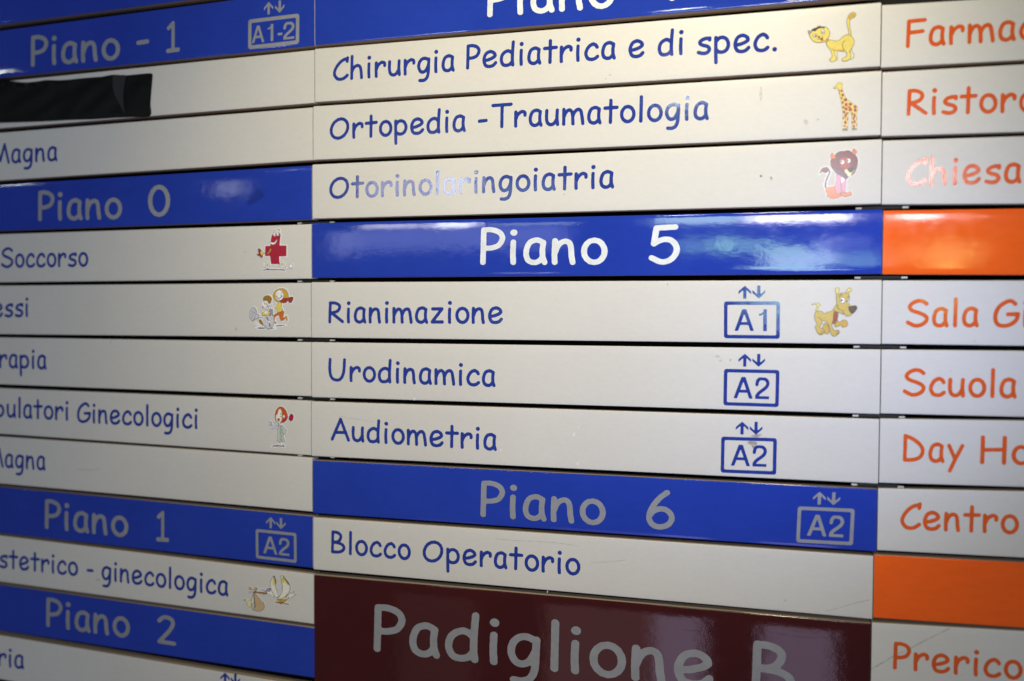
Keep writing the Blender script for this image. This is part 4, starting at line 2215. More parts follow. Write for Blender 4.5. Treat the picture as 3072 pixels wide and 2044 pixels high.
 (-1.2214, 10.4852),
 (-1.2379, 10.506),
 (-1.276, 10.4951)], 0.00653, 0, None),
 ('knot', 'tan_print', 'poly', [(-1.1943, 10.5067),
 (-1.1451, 10.4398),
 (-1.1181, 10.4757),
 (-1.1346, 10.506),
 (-1.1727, 10.5239)], 0.00653, 0, None),
 ('sling', 'tan_print', 'poly', [(-1.1946, 10.5596),
 (-1.1403, 10.5737),
 (-1.0539, 10.6614),
 (-0.9839, 10.7265),
 (-0.968, 10.7776),
 (-0.9952, 10.8282),
 (-1.0549, 10.8677),
 (-1.1417, 10.8764),
 (-1.2286, 10.8514),
 (-1.1739, 10.7979)], 0.0058, 0, None),
 ('rope', 'brown_print', 'line', [(-1.2, 10.5601),
 (-1.2221, 10.6247),
 (-1.2496, 10.6899)], 0.0, 0.01128, None),
 ('rope', 'brown_print', 'line', [(-1.1919, 10.5594),
 (-1.1787, 10.6542),
 (-1.1604, 10.811)], 0.0, 0.01128, None),
 ('bonnet', 'olive_print', 'poly', [(-1.3573, 10.693),
 (-1.358, 10.6991),
 (-1.3602, 10.7046),
 (-1.3637, 10.7092),
 (-1.3679, 10.7124),
 (-1.3727, 10.7138),
 (-1.3774, 10.7133),
 (-1.3817, 10.711),
 (-1.3851, 10.707),
 (-1.3872, 10.7019),
 (-1.3879, 10.696),
 (-1.3872, 10.6899),
 (-1.3849, 10.6844),
 (-1.3815, 10.6798),
 (-1.3772, 10.6766),
 (-1.3725, 10.6752),
 (-1.3678, 10.6757),
 (-1.3635, 10.678),
 (-1.3601, 10.682),
 (-1.358, 10.6871)], 0.00435, 0, None),
 ('baby_face', 'pale_yellow_print', 'poly', [(-1.3371, 10.7176),
 (-1.2933, 10.6941),
 (-1.2388, 10.6984),
 (-1.2282, 10.7551),
 (-1.2612, 10.821),
 (-1.3047, 10.8012),
 (-1.3373, 10.7513)], 0.00508, 0, None),
 ('blanket', 'mint_print', 'poly', [(-1.2612, 10.821),
 (-1.2228, 10.7739),
 (-1.1844, 10.722),
 (-1.1739, 10.7979),
 (-1.2176, 10.8215)], 0.00363, 0, None),
 ('cheek', 'orange_print', 'poly', [(-1.226, 10.7573),
 (-1.2266, 10.7616),
 (-1.2285, 10.7655),
 (-1.2314, 10.7688),
 (-1.2351, 10.771),
 (-1.2391, 10.7721),
 (-1.2432, 10.7718),
 (-1.2468, 10.7703),
 (-1.2497, 10.7676),
 (-1.2515, 10.764),
 (-1.2522, 10.7599),
 (-1.2515, 10.7557),
 (-1.2496, 10.7517),
 (-1.2467, 10.7485),
 (-1.243, 10.7462),
 (-1.239, 10.7451),
 (-1.235, 10.7454),
 (-1.2313, 10.747),
 (-1.2284, 10.7497),
 (-1.2266, 10.7532)], 0.0, 0, 'baby_face')])]
TAPE = [(-7.6993, 1.0343),
 (-6.788, 1.0665),
 (-6.4314, 1.1084),
 (-6.1668, 1.1492),
 (-5.9913, 1.153),
 (-5.8168, 1.1484),
 (-5.6605, 1.1399),
 (-5.3852, 1.162),
 (-5.1292, 1.1689),
 (-4.8752, 1.1648),
 (-4.6235, 1.1634),
 (-4.374, 1.1676),
 (-4.2417, 1.1566),
 (-4.11, 1.1512),
 (-3.9464, 1.1683),
 (-3.8, 1.1815),
 (-3.5574, 1.1801),
 (-3.3169, 1.1801),
 (-3.2723, 1.1926),
 (-3.2599, 1.2282),
 (-3.2912, 1.5249),
 (-3.3122, 1.7373),
 (-3.3285, 1.953),
 (-3.7263, 1.9484),
 (-4.1346, 1.9408),
 (-4.5488, 1.9413),
 (-5.0535, 1.9246),
 (-5.7403, 1.9143),
 (-6.2659, 1.8984),
 (-6.8007, 1.8822),
 (-7.7135, 1.8507)]
FOLD = [(-4.1019, 1.1626),
 (-3.9629, 1.1779),
 (-3.8294, 1.1928),
 (-3.8639, 1.3925),
 (-3.8855, 1.5934),
 (-3.8675, 1.7565),
 (-3.8394, 1.8797),
 (-3.92, 1.7803),
 (-4.0327, 1.611),
 (-4.0969, 1.4715),
 (-4.1184, 1.3346)]
MARKS = [('M', 7, 'smudge', 'dirt_dark', [(7.3653, 7.3596),
 (7.4283, 7.3394),
 (7.4912, 7.3279),
 (7.5292, 7.3438),
 (7.4918, 7.3716),
 (7.4395, 7.3914),
 (7.3867, 7.3806)], 0),
 ('M', 7, 'smudge', 'dirt_dark', [(7.3033, 7.4764),
 (7.3494, 7.4436),
 (7.4296, 7.4487),
 (7.4677, 7.4645),
 (7.4407, 7.4986),
 (7.4056, 7.5506),
 (7.367, 7.502)], 0),
 ('M', 3, 'speck', 'dirt_brown', [(7.4869, 3.4768),
 (7.4833, 3.4907),
 (7.4718, 3.4946),
 (7.4627, 3.4899),
 (7.4512, 3.4851),
 (7.4536, 3.4755),
 (7.456, 3.4615),
 (7.4611, 3.4574),
 (7.4727, 3.4622),
 (7.4779, 3.4667)], 0),
 ('M', 3, 'speck', 'dirt_tan', [(7.6368, 3.5192),
 (7.6272, 3.5341),
 (7.6217, 3.5489),
 (7.6088, 3.5459),
 (7.6029, 3.5306),
 (7.5996, 3.5177),
 (7.5967, 3.5023),
 (7.6094, 3.4878),
 (7.6196, 3.4907),
 (7.6327, 3.5063)], 0),
 ('M', 1, 'speck', 'dirt_tan', [(5.1974, 1.82),
 (5.1931, 1.829),
 (5.1887, 1.8308),
 (5.1775, 1.8281),
 (5.1731, 1.8257),
 (5.1655, 1.8177),
 (5.1671, 1.8084),
 (5.1787, 1.8072),
 (5.1872, 1.8096),
 (5.1988, 1.8125)], 0),
 ('M', 1, 'speck', 'dirt_tan', [(5.1313, 1.8758),
 (5.1285, 1.8807),
 (5.1211, 1.8837),
 (5.1055, 1.8857),
 (5.098, 1.8817),
 (5.0855, 1.8725),
 (5.0914, 1.8678),
 (5.1069, 1.8654),
 (5.1194, 1.8632),
 (5.135, 1.8678)], 0),
 ('M', 2, 'smudge', 'dirt_faint', [(8.1322, 2.7157),
 (8.1152, 2.7402),
 (8.1008, 2.7587),
 (8.0801, 2.7492),
 (8.0651, 2.729),
 (8.0674, 2.712),
 (8.0621, 2.6862),
 (8.0796, 2.6678),
 (8.0991, 2.6774),
 (8.1171, 2.6977)], 0),
 ('M', 2, 'speck', 'dirt_faint', [(8.275, 2.6859),
 (8.2779, 2.6953),
 (8.2685, 2.6988),
 (8.2591, 2.6948),
 (8.2496, 2.6903),
 (8.2429, 2.6841),
 (8.2517, 2.6753),
 (8.2582, 2.6717),
 (8.2687, 2.6757),
 (8.2754, 2.6801)], 0),
 ('M', 2, 'smudge', 'dirt_faint', [(7.4699, 2.2586),
 (7.4724, 2.3017),
 (7.458, 2.3512),
 (7.447, 2.3578),
 (7.4314, 2.3063),
 (7.4283, 2.2559),
 (7.4377, 2.2135),
 (7.4429, 2.1635),
 (7.4574, 2.1572),
 (7.4638, 2.208)], 0),
 ('M', 5, 'speck', 'dirt_tan', [(6.1078, 5.0811),
 (6.1085, 5.0881),
 (6.1054, 5.0958),
 (6.1013, 5.0994),
 (6.0981, 5.0917),
 (6.0945, 5.0811),
 (6.0977, 5.0741),
 (6.1011, 5.0664),
 (6.1051, 5.0628),
 (6.1086, 5.0705)], 0),
 ('M', 6, 'smudge', 'dirt_faint', [(6.8992, 6.1702),
 (6.8866, 6.185),
 (6.8693, 6.1882),
 (6.8515, 6.1872),
 (6.8341, 6.1847),
 (6.839, 6.1713),
 (6.8376, 6.1567),
 (6.8503, 6.1536),
 (6.8698, 6.1546),
 (6.8825, 6.1573)], 0),
 ('M', 6, 'speck', 'dirt_faint', [(6.9248, 6.2424),
 (6.9257, 6.2515),
 (6.9176, 6.2579),
 (6.9052, 6.2636),
 (6.8969, 6.2575),
 (6.8861, 6.2431),
 (6.8943, 6.2339),
 (6.9053, 6.2274),
 (6.9166, 6.2218),
 (6.9278, 6.2278)], 0),
 ('M', 6, 'speck', 'dirt_faint', [(7.0718, 6.2286),
 (7.0661, 6.2372),
 (7.0617, 6.2473),
 (7.0497, 6.2499),
 (7.045, 6.2399),
 (7.0377, 6.2293),
 (7.0383, 6.2208),
 (7.0508, 6.2105),
 (7.0597, 6.208),
 (7.0724, 6.2178)], 0),
 ('M', 7, 'speck', 'drip_pale', [(4.6614, 7.4484),
 (4.6639, 7.4668),
 (4.6507, 7.4839),
 (4.6406, 7.4959),
 (4.6271, 7.4799),
 (4.6237, 7.45),
 (4.6331, 7.4311),
 (4.6385, 7.4143),
 (4.6516, 7.4022),
 (4.6572, 7.4186)], 0),
 ('M', 7, 'speck', 'drip_pale', [(4.7412, 7.3455),
 (4.7407, 7.3523),
 (4.7251, 7.361),
 (4.714, 7.3631),
 (4.6983, 7.3557),
 (4.6988, 7.3473),
 (4.7063, 7.3402),
 (4.7118, 7.3319),
 (4.7268, 7.3297),
 (4.7325, 7.3375)], 0),
 ('M', 7, 'speck', 'drip_pale', [(3.4413, 7.7688),
 (3.4439, 7.7782),
 (3.4341, 7.7867),
 (3.4258, 7.793),
 (3.416, 7.7855),
 (3.4115, 7.7702),
 (3.4197, 7.7603),
 (3.4247, 7.752),
 (3.4348, 7.7455),
 (3.4399, 7.7533)], 0),
 ('M', 6, 'speck', 'drip_pale', [(1.9205, 6.9838),
 (1.9131, 6.992),
 (1.9068, 7.0016),
 (1.8901, 7.005),
 (1.8837, 6.9958),
 (1.8732, 6.9853),
 (1.8748, 6.9772),
 (1.8921, 6.9673),
 (1.9046, 6.964),
 (1.9219, 6.9728)], 0),
 ('M', 7, 'speck', 'drip_pale', [(4.7207, 7.9361),
 (4.7136, 7.9553),
 (4.7097, 7.9776),
 (4.6998, 7.9807),
 (4.6955, 7.9589),
 (4.6923, 7.9375),
 (4.6904, 7.9187),
 (4.7004, 7.8962),
 (4.708, 7.8932),
 (4.7182, 7.9147)], 0),
 ('M', 7, 'speck', 'drip_pale', [(4.7653, 7.9708),
 (4.7666, 7.981),
 (4.7599, 7.9834),
 (4.7548, 7.9838),
 (4.7481, 7.9821),
 (4.7465, 7.9718),
 (4.7512, 7.9614),
 (4.7539, 7.9592),
 (4.7605, 7.9587),
 (4.7632, 7.9606)], 0),
 ('M', 7, 'speck', 'drip_pale', [(4.314, 7.9059),
 (4.3143, 7.9168),
 (4.3094, 7.9193),
 (4.3016, 7.9185),
 (4.2967, 7.9165),
 (4.29, 7.9071),
 (4.2947, 7.8959),
 (4.3019, 7.8934),
 (4.3088, 7.8942),
 (4.316, 7.8961)], 0),
 ('M', 7, 'speck', 'drip_pale', [(5.6768, 7.8176),
 (5.6724, 7.8337),
 (5.6638, 7.8446),
 (5.656, 7.8391),
 (5.6473, 7.8292),
 (5.6496, 7.819),
 (5.6501, 7.8031),
 (5.6549, 7.7924),
 (5.6641, 7.7977),
 (5.6692, 7.8079)], 0),
 ('M', 9, 'speck', 'drip_pale', [(4.2332, 10.0291),
 (4.2291, 10.0406),
 (4.2266, 10.0476),
 (4.2198, 10.0545),
 (4.2172, 10.048),
 (4.2138, 10.0309),
 (4.2133, 10.0198),
 (4.2204, 10.0124),
 (4.2255, 10.0057),
 (4.2326, 10.0118)], 0),
 ('M', 9, 'speck', 'drip_pale', [(1.6519, 9.167),
 (1.6542, 9.1782),
 (1.6456, 9.1919),
 (1.636, 9.1976),
 (1.6274, 9.1851),
 (1.6198, 9.1694),
 (1.6283, 9.1575),
 (1.6357, 9.1438),
 (1.6458, 9.1381),
 (1.6532, 9.1507)], 0),
 ('M', 9, 'speck', 'dirt_tan', [(7.911, 9.809),
 (7.9019, 9.8147),
 (7.8963, 9.8195),
 (7.885, 9.8237),
 (7.8793, 9.8199),
 (7.8778, 9.8122),
 (7.8749, 9.8076),
 (7.8858, 9.8022),
 (7.895, 9.7983),
 (7.9059, 9.8015)], 0),
 ('M', 3, 'speck', 'dirt_brown', [(4.474, 3.6498),
 (4.4692, 3.6538),
 (4.4646, 3.6566),
 (4.4588, 3.6589),
 (4.4541, 3.6558),
 (4.4552, 3.6491),
 (4.4539, 3.6449),
 (4.4587, 3.6421),
 (4.4645, 3.6398),
 (4.4693, 3.6429)], 0),
 ('R', 6, 'speck', 'dirt_faint', [(10.0934, 6.3277),
 (10.0942, 6.3345),
 (10.0875, 6.3421),
 (10.0825, 6.3418),
 (10.0756, 6.3346),
 (10.0747, 6.3281),
 (10.0788, 6.3211),
 (10.0812, 6.3137),
 (10.0878, 6.3139),
 (10.0905, 6.3212)], 0),
 ('R', 5, 'speck', 'dirt_faint', [(10.4009, 5.8988),
 (10.4033, 5.9075),
 (10.3951, 5.9158),
 (10.3878, 5.9141),
 (10.3793, 5.906),
 (10.3751, 5.8991),
 (10.3821, 5.8904),
 (10.3865, 5.8821),
 (10.3953, 5.8838),
 (10.3999, 5.8919)], 0),
 ('L', 4, 'speck', 'dirt_faint', [(-1.3121, 4.4688),
 (-1.318, 4.4799),
 (-1.3246, 4.4832),
 (-1.3411, 4.4795),
 (-1.3477, 4.476),
 (-1.3592, 4.468),
 (-1.356, 4.4569),
 (-1.339, 4.4538),
 (-1.3264, 4.4574),
 (-1.3095, 4.4611)], 0),
 ('L', 5, 'speck', 'dirt_faint', [(-1.507, 5.8337),
 (-1.5166, 5.8459),
 (-1.528, 5.8536),
 (-1.5406, 5.8607),
 (-1.5519, 5.8531),
 (-1.5486, 5.8341),
 (-1.5502, 5.822),
 (-1.5407, 5.8143),
 (-1.5274, 5.8072),
 (-1.518, 5.8148)], 0),
 ('L', 6, 'speck', 'dirt_faint', [(-4.2221, 6.1158),
 (-4.2258, 6.1254),
 (-4.2295, 6.1357),
 (-4.2388, 6.1412),
 (-4.2423, 6.1311),
 (-4.2483, 6.1161),
 (-4.2468, 6.1065),
 (-4.2372, 6.0961),
 (-4.2302, 6.0906),
 (-4.2208, 6.1007)], 0),
 ('M', 9, 'scratch', 'dirt_faint', [(8.4555, 9.9233),
 (8.6365, 9.8576),
 (8.8555, 9.7629),
 (9.0727, 9.6904)], 0.01),
 ('R', 10, 'scratch', 'dirt_faint', [(9.1117, 10.7053),
 (9.3796, 10.5029),
 (9.6865, 10.2984),
 (10.1385, 9.997)], 0.018),
 ('M', 9, 'scratch', 'dirt_faint', [(3.3266, 9.237),
 (3.7974, 9.2318),
 (4.2836, 9.2178),
 (4.7372, 9.2432)], 0.008),
 ('M', 9, 'scratch', 'dirt_faint', [(4.9275, 9.4934),
 (5.2307, 9.454),
 (5.507, 9.3986)], 0.007),
 ('M', 7, 'scratch', 'dirt_faint', [(0.5062, 7.3241),
 (0.8638, 7.3607),
 (1.1628, 7.389)], 0.007),
 ('M', 10, 'scratch', 'scratch_dark', [(6.3823, 10.4211),
 (6.7125, 10.3996),
 (7.1026, 10.3536),
 (7.4223, 10.2752)], 0.012),
 ('M', 10, 'scratch', 'scratch_dark', [(7.5282, 10.2795),
 (7.7601, 10.3189),
 (8.0928, 10.3401),
 (8.6025, 10.3021)], 0.012),
 ('M', 4, 'scratch', 'scratch_dark', [(8.0791, 4.4985),
 (8.0162, 4.6681),
 (7.8456, 4.9273)], 0.006),
 ('L', 3, 'smudge', 'scratch_dark', [(-1.2845, 3.5157),
 (-1.1816, 3.4553),
 (-1.0645, 3.3652),
 (-0.9484, 3.4124),
 (-0.9778, 3.513),
 (-1.1092, 3.5851),
 (-1.2705, 3.6439)], 0),
 ('L', 10, 'smudge', 'dirt_faint', [(-4.6274, 10.6156),
 (-4.5437, 10.597),
 (-4.5375, 10.6353),
 (-4.6111, 10.653)], 0),
 ('L', 8, 'scratch', 'dirt_faint', [(-5.0234, 8.5419),
 (-4.7544, 8.5384),
 (-4.4875, 8.5074)], 0.01)]
# ------------------------------------------------------------------ materials
def principled(name, color, rough=.4, spec=.5, coat=0.0, coat_rough=.1, metallic=0.0):
    m = bpy.data.materials.new(name)
    m.use_nodes = True
    nt = m.node_tree
    b = nt.nodes['Principled BSDF']
    b.inputs['Base Color'].default_value = (*color, 1)
    b.inputs['Roughness'].default_value = rough
    b.inputs['Specular IOR Level'].default_value = spec
    b.inputs['Coat Weight'].default_value = coat
    b.inputs['Coat Roughness'].default_value = coat_rough
    b.inputs['Metallic'].default_value = metallic
    return m, nt, b

def noise(nt, scale, detail=3, vec_scale=(1, 1, 1), rough=.5):
    tc = nt.nodes.new('ShaderNodeNewGeometry')
    mp = nt.nodes.new('ShaderNodeVectorMath')
    mp.operation = 'MULTIPLY'
    mp.inputs[1].default_value = vec_scale
    n = nt.nodes.new('ShaderNodeTexNoise')
    n.inputs['Scale'].default_value = scale
    n.inputs['Detail'].default_value = detail
    n.inputs['Roughness'].default_value = rough
    nt.links.new(tc.outputs['Position'], mp.inputs[0])
    nt.links.new(mp.outputs[0], n.inputs['Vector'])
    return n.outputs['Fac']

def ramp(nt, fac, p0, c0, p1, c1):
    r = nt.nodes.new('ShaderNodeValToRGB')
    r.color_ramp.elements[0].position = p0
    r.color_ramp.elements[0].color = (*c0, 1)
    r.color_ramp.elements[1].position = p1
    r.color_ramp.elements[1].color = (*c1, 1)
    nt.links.new(fac, r.inputs['Fac'])
    return r.outputs['Color']

def bump(nt, b, fac, strength, dist, chain=None):
    n = nt.nodes.new('ShaderNodeBump')
    n.inputs['Strength'].default_value = strength
    n.inputs['Distance'].default_value = dist
    nt.links.new(fac, n.inputs['Height'])
    if chain is not None:
        nt.links.new(chain, n.inputs['Normal'])
    nt.links.new(n.outputs['Normal'], b.inputs['Normal'])
    return n.outputs['Normal']

def mix(nt, kind, fac, a, b):
    n = nt.nodes.new('ShaderNodeMix')
    n.data_type = 'RGBA'
    n.blend_type = kind
    for key, val in ((0, fac), (6, a), (7, b)):
        if isinstance(val, (int, float)):
            n.inputs[key].default_value = val
        elif isinstance(val, tuple):
            n.inputs[key].default_value = (*val, 1)
        else:
            nt.links.new(val, n.inputs[key])
    return n.outputs[2]

M = {}
# satin painted aluminium
m, nt, b = principled('painted_aluminium', (.66, .645, .61), .40, .42)
c1 = ramp(nt, noise(nt, 3.2, 4), .3, (.635, .62, .585), .75, (.68, .665, .635))
c2 = ramp(nt, noise(nt, 210, 5, (.45, 1, 1), .7), .25, (.935, .935, .94), .75, (1, 1, .995))
c3 = ramp(nt, noise(nt, 28, 6, (1, 1, 1), .7), .68, (1, 1, 1), .80, (.90, .87, .82))
nt.links.new(mix(nt, 'MULTIPLY', 1.0, mix(nt, 'MULTIPLY', 1.0, c1, c2), c3), b.inputs['Base Color'])
n1 = bump(nt, b, noise(nt, 900, 2, (.2, 1, 1)), .08, .0001)
bump(nt, b, noise(nt, 9, 2), .25, .0006, n1)
M['white'] = m
# bare bronze coloured returns
m, nt, b = principled('bronze_aluminium', (.54, .45, .36), .45, .5)
bump(nt, b, noise(nt, 500, 2, (.05, 1, 1)), .15, .0002)
M['return'] = m

def vinyl(key, color, dark, rough=.045, spec=.55):
    m, nt, b = principled(key, color, rough, spec)
    c1 = ramp(nt, noise(nt, 9, 5), .3, dark, .7, color)
    c2 = ramp(nt, noise(nt, 130, 4, (.35, 1, 1)), .25, (.94, .94, .94), .6, (1, 1, 1))
    nt.links.new(mix(nt, 'MULTIPLY', 1.0, c1, c2), b.inputs['Base Color'])
    r = ramp(nt, noise(nt, 40, 4), .35, (rough * .8,) * 3, .8, (rough * 1.7,) * 3)
    nt.links.new(r, b.inputs['Roughness'])
    n1 = bump(nt, b, noise(nt, 480, 3, (1, 1, .7)), .22, .00012)
    n2 = bump(nt, b, noise(nt, 45, 3), .22, .0005, n1)
    bump(nt, b, noise(nt, 700, 2, (.05, 1, 1)), .10, .00005, n2)
    M[key] = m
vinyl('blue', (.019, .051, .42), (.015, .044, .38))
vinyl('orange', (.95, .135, .012), (.90, .122, .012), .075)
vinyl('maroon', (.058, .0085, .008), (.048, .007, .007), .045)

def ink(key, color, rough=.22, spec=.5):
    m, nt, b = principled(key, color, rough, spec)
    c1 = ramp(nt, noise(nt, 70, 3), .3, tuple(v * .86 for v in color), .7, color)
    nt.links.new(c1, b.inputs['Base Color'])
    n1 = bump(nt, b, noise(nt, 600, 3), .25, .00009)
    bump(nt, b, noise(nt, 90, 2), .25, .0004, n1)
    M[key] = m
ink('blue_ink', (.022, .048, .31), .085)
ink('orange_ink', (.74, .115, .018), .10)
ink('grey_vinyl', (.285, .295, .325), .35)
ink('white_vinyl', (.76, .80, .83), .32)

PRINTS = dict(yellow=(.78, .64, .14), pale_yellow=(.80, .76, .40), amber=(.60, .36, .06), ochre=(.60, .42, .09), gold=(.62, .40, .06),
              brown_gold=(.36, .19, .03), brown=(.11, .06, .04), rust=(.36, .050, .03), maroon=(.16, .028, .028), plum=(.13, .075, .12),
              coral=(.72, .24, .12), pink=(.62, .30, .42), cream=(.90, .88, .76), orange=(.66, .16, .03), orange_red=(.60, .10, .015),
              crimson=(.42, .018, .045), red=(.55, .04, .04), lilac=(.36, .34, .48), pale_lilac=(.66, .66, .74), mint=(.56, .63, .55),
              tan=(.62, .44, .26), olive=(.34, .31, .12), grey=(.30, .27, .32), dark=(.05, .043, .04), black=(.02, .018, .018),
              white=(.92, .92, .94))
for _k, _c in PRINTS.items():
    m, nt, b = principled(_k + '_print', _c, .2, .45)
    c1 = ramp(nt, noise(nt, 260, 4), .3, tuple(v * .88 for v in _c), .7, _c)
    nt.links.new(c1, b.inputs['Base Color'])
    M[_k + '_print'] = m
M['cream_backing'], nt, b = principled('cream_backing', (.62, .60, .53), .35, .45)
M['white_backing'], nt, b = principled('white_backing', (.93, .93, .95), .3, .5)

def see_through(key, color, alpha, rough=.5):
    m, nt, b = principled(key, color, rough, .2)
    a = ramp(nt, noise(nt, 160, 4), .35, (alpha * .25,) * 3, .65, (alpha,) * 3)
    nt.links.new(a, b.inputs['Alpha'])
    M[key] = m
see_through('dirt_dark', (.22, .17, .12), .5)
see_through('dirt_brown', (.25, .13, .05), .8)
see_through('dirt_tan', (.45, .33, .18), .6)
see_through('dirt_faint', (.25, .23, .20), .30)
see_through('drip_pale', (.95, .93, .88), 1.0)
see_through('scratch_dark', (.01, .01, .05), .25, .6)

m, nt, b = principled('black_tape', (.003, .004, .0035), .30, .10)
n1 = bump(nt, b, noise(nt, 340, 3), .5, .0006)
w = nt.nodes.new('ShaderNodeTexWave')
w.bands_direction = 'X'
w.inputs['Scale'].default_value = 210
w.inputs['Distortion'].default_value = .6
g = nt.nodes.new('ShaderNodeNewGeometry')
nt.links.new(g.outputs['Position'], w.inputs['Vector'])
bump(nt, b, w.outputs['Fac'], .35, .0004, n1)
M['tape'] = m
m, nt, b = principled('black_tape_fold', (.030, .029, .033), .34, .4)
w = nt.nodes.new('ShaderNodeTexWave')
w.bands_direction = 'Z'
w.inputs['Scale'].default_value = 150
w.inputs['Distortion'].default_value = .8
g = nt.nodes.new('ShaderNodeNewGeometry')
nt.links.new(g.outputs['Position'], w.inputs['Vector'])
bump(nt, b, w.outputs['Fac'], .8, .0006)
M['tape_fold'] = m
M['black_metal'], nt, b = principled('black_metal', (.012, .012, .012), .5, .4)
M['slot_light_pale'], nt, b = principled('slot_light_pale', (.80, .82, .68), .4, .5)  # pale colour painted for light seen through the bracket slots
M['dark_wall'], nt, b = principled('dark_wall', (.02, .019, .018), .8, .2)

# ------------------------------------------------------------------ board coordinates: u to the right, v down, d towards the viewer (1 unit = 0.1 m)
def world_pt(u, v, d):
    return Vector((u * .1, -d * .1, 2.154 - v * .1))

class Slat:
    def __init__(s, rec):
        s.col, s.row, s.mat, s.u0, s.u1, s.t0, s.t1, s.b0, s.b1 = rec
    def top(s, u):
        return s.t0 + (s.t1 - s.t0) * (u - s.u0) / (s.u1 - s.u0)
    def bot(s, u):
        return s.b0 + (s.b1 - s.b0) * (u - s.u0) / (s.u1 - s.u0)
    def prof(s, t):
        q = np.clip(np.abs(2 * t - 1), 0, 1)
        n = 10 if s.mat != 'maroon' else 26
        return .020 - .002 * q ** 2 - .005 * q ** n
    def depth(s, u, v):
        return s.prof((v - s.top(u)) / (s.bot(u) - s.top(u)))

def link(name, me, mat, parent=None, origin=None):
    o = bpy.data.objects.new(name, me)
    scene.collection.objects.link(o)
    if mat is not None and not me.materials:
        me.materials.append(M[mat])
    if origin is not None:
        o.location = origin
    if parent is not None:
        o.parent = parent
        po = Vector((0, 0, 0))
        p = parent
        while p is not None:
            po += p.location
            p = p.parent
        o.location = Vector(origin) - po
    return o

def mesh_from(name, verts, faces, smooth=None, origin=Vector((0, 0, 0))):
    me = bpy.data.meshes.new(name)
    v = np.asarray(verts, dtype=np.float64) - np.array(origin)
    me.from_pydata(v.tolist(), [], faces)
    if smooth is not None:
        me.polygons.foreach_set('use_smooth', smooth)
    me.update()
    return me

# ------------------------------------------------------------------ outlines on a grid (a signed distance turned into a clean sheet)
def smooth_pts(P, closed):
    P = np.array(P, float)
    n = len(P)
    if n < 3:
        return P
    out = []
    rng = range(n) if closed else range(n - 1)
    for i in rng:
        if closed:
            p0, p1, p2, p3 = P[(i - 1) % n], P[i], P[(i + 1) % n], P[(i + 2) % n]
        else:
            p1, p2 = P[i], P[i + 1]
            p0 = P[i - 1] if i > 0 else 2 * p1 - p2
            p3 = P[i + 2] if i + 2 < n else 2 * p2 - p1
        for t in np.linspace(0, 1, 5)[:-1]:
            out.append(.5 * ((2 * p1) + (-p0 + p2) * t + (2 * p0 - 5 * p1 + 4 * p2 - p3) * t * t + (-p0 + 3 * p1 - 3 * p2 + p3) * t ** 3))
    if not closed:
        out.append(P[-1])
    return np.array(out)

def seg_dist(X, Y, P, closed):
    d = np.full(X.shape, 1e9)
    n = len(P)
    for i in range(n if closed else n - 1):
        a, b = P[i], P[(i + 1) % n]
        ab = b - a
        l2 = ab @ ab
        if l2 == 0:
            continue
        t = np.clip(((X - a[0]) * ab[0] + (Y - a[1]) * ab[1]) / l2, 0, 1)
        d = np.minimum(d, (X - a[0] - t * ab[0]) ** 2 + (Y - a[1] - t * ab[1]) ** 2)
    return np.sqrt(d)

def poly_sdf(X, Y, P):
    d = seg_dist(X, Y, P, True)
    inside = np.zeros(X.shape, bool)
    n = len(P)
    for i in range(n):
        a, b = P[i], P[(i + 1) % n]
        if a[1] == b[1]:
            continue
        c = ((a[1] > Y) != (b[1] > Y)) & (X < (b[0] - a[0]) * (Y - a[1]) / (b[1] - a[1]) + a[0])
        inside ^= c
    return np.where(inside, -d, d)

CASES = {}
def grid_sheet(fn, x0, y0, x1, y1, h):
    """Faces covering fn < 0: returns 2-D points, faces, boundary edges."""
    nx, ny = max(2, int(math.ceil((x1 - x0) / h))), max(2, int(math.ceil((y1 - y0) / h)))
    xs, ys = np.linspace(x0, x1, nx + 1), np.linspace(y0, y1, ny + 1)
    X, Y = np.meshgrid(xs, ys)
    F = fn(X, Y)
    F = np.where(np.abs(F) < 1e-9, 1e-9, F)
    ins = F < 0
    cell = ins[:-1, :-1] | ins[:-1, 1:] | ins[1:, :-1] | ins[1:, 1:]
    pts, index, faces = [], {}, []
    def corner(i, j):
        k = (i, j)
        if k not in index:
            index[k] = len(pts)
            pts.append((xs[j], ys[i]))
        return index[k]
    def cross(i, j, i2, j2):
        if (i2, j2) < (i, j):
            i, j, i2, j2 = i2, j2, i, j
        k = (i, j, i2, j2)
        if k not in index:
            a, b = F[i, j], F[i2, j2]
            t = min(.98, max(.02, a / (a - b)))
            index[k] = len(pts)
            pts.append((xs[j] + (xs[j2] - xs[j]) * t, ys[i] + (ys[i2] - ys[i]) * t))
        return index[k]
    for i, j in zip(*np.nonzero(cell)):
        i, j = int(i), int(j)
        cs = ((i, j), (i, j + 1), (i + 1, j + 1), (i + 1, j))
        f = []
        for a in range(4):
            p, q = cs[a], cs[(a + 1) % 4]
            if ins[p]:
                f.append(corner(*p))
            if ins[p] != ins[q]:
                f.append(cross(*p, *q))
        if len(f) >= 3:
            faces.append(f)
    seen = {}
    for f in faces:
        for a in range(len(f)):
            e = (f[a], f[(a + 1) % len(f)])
            seen[e] = seen.get(e, 0) + 1
    edges = [e for e in seen if (e[1], e[0]) not in seen]
    return np.array(pts), faces, edges

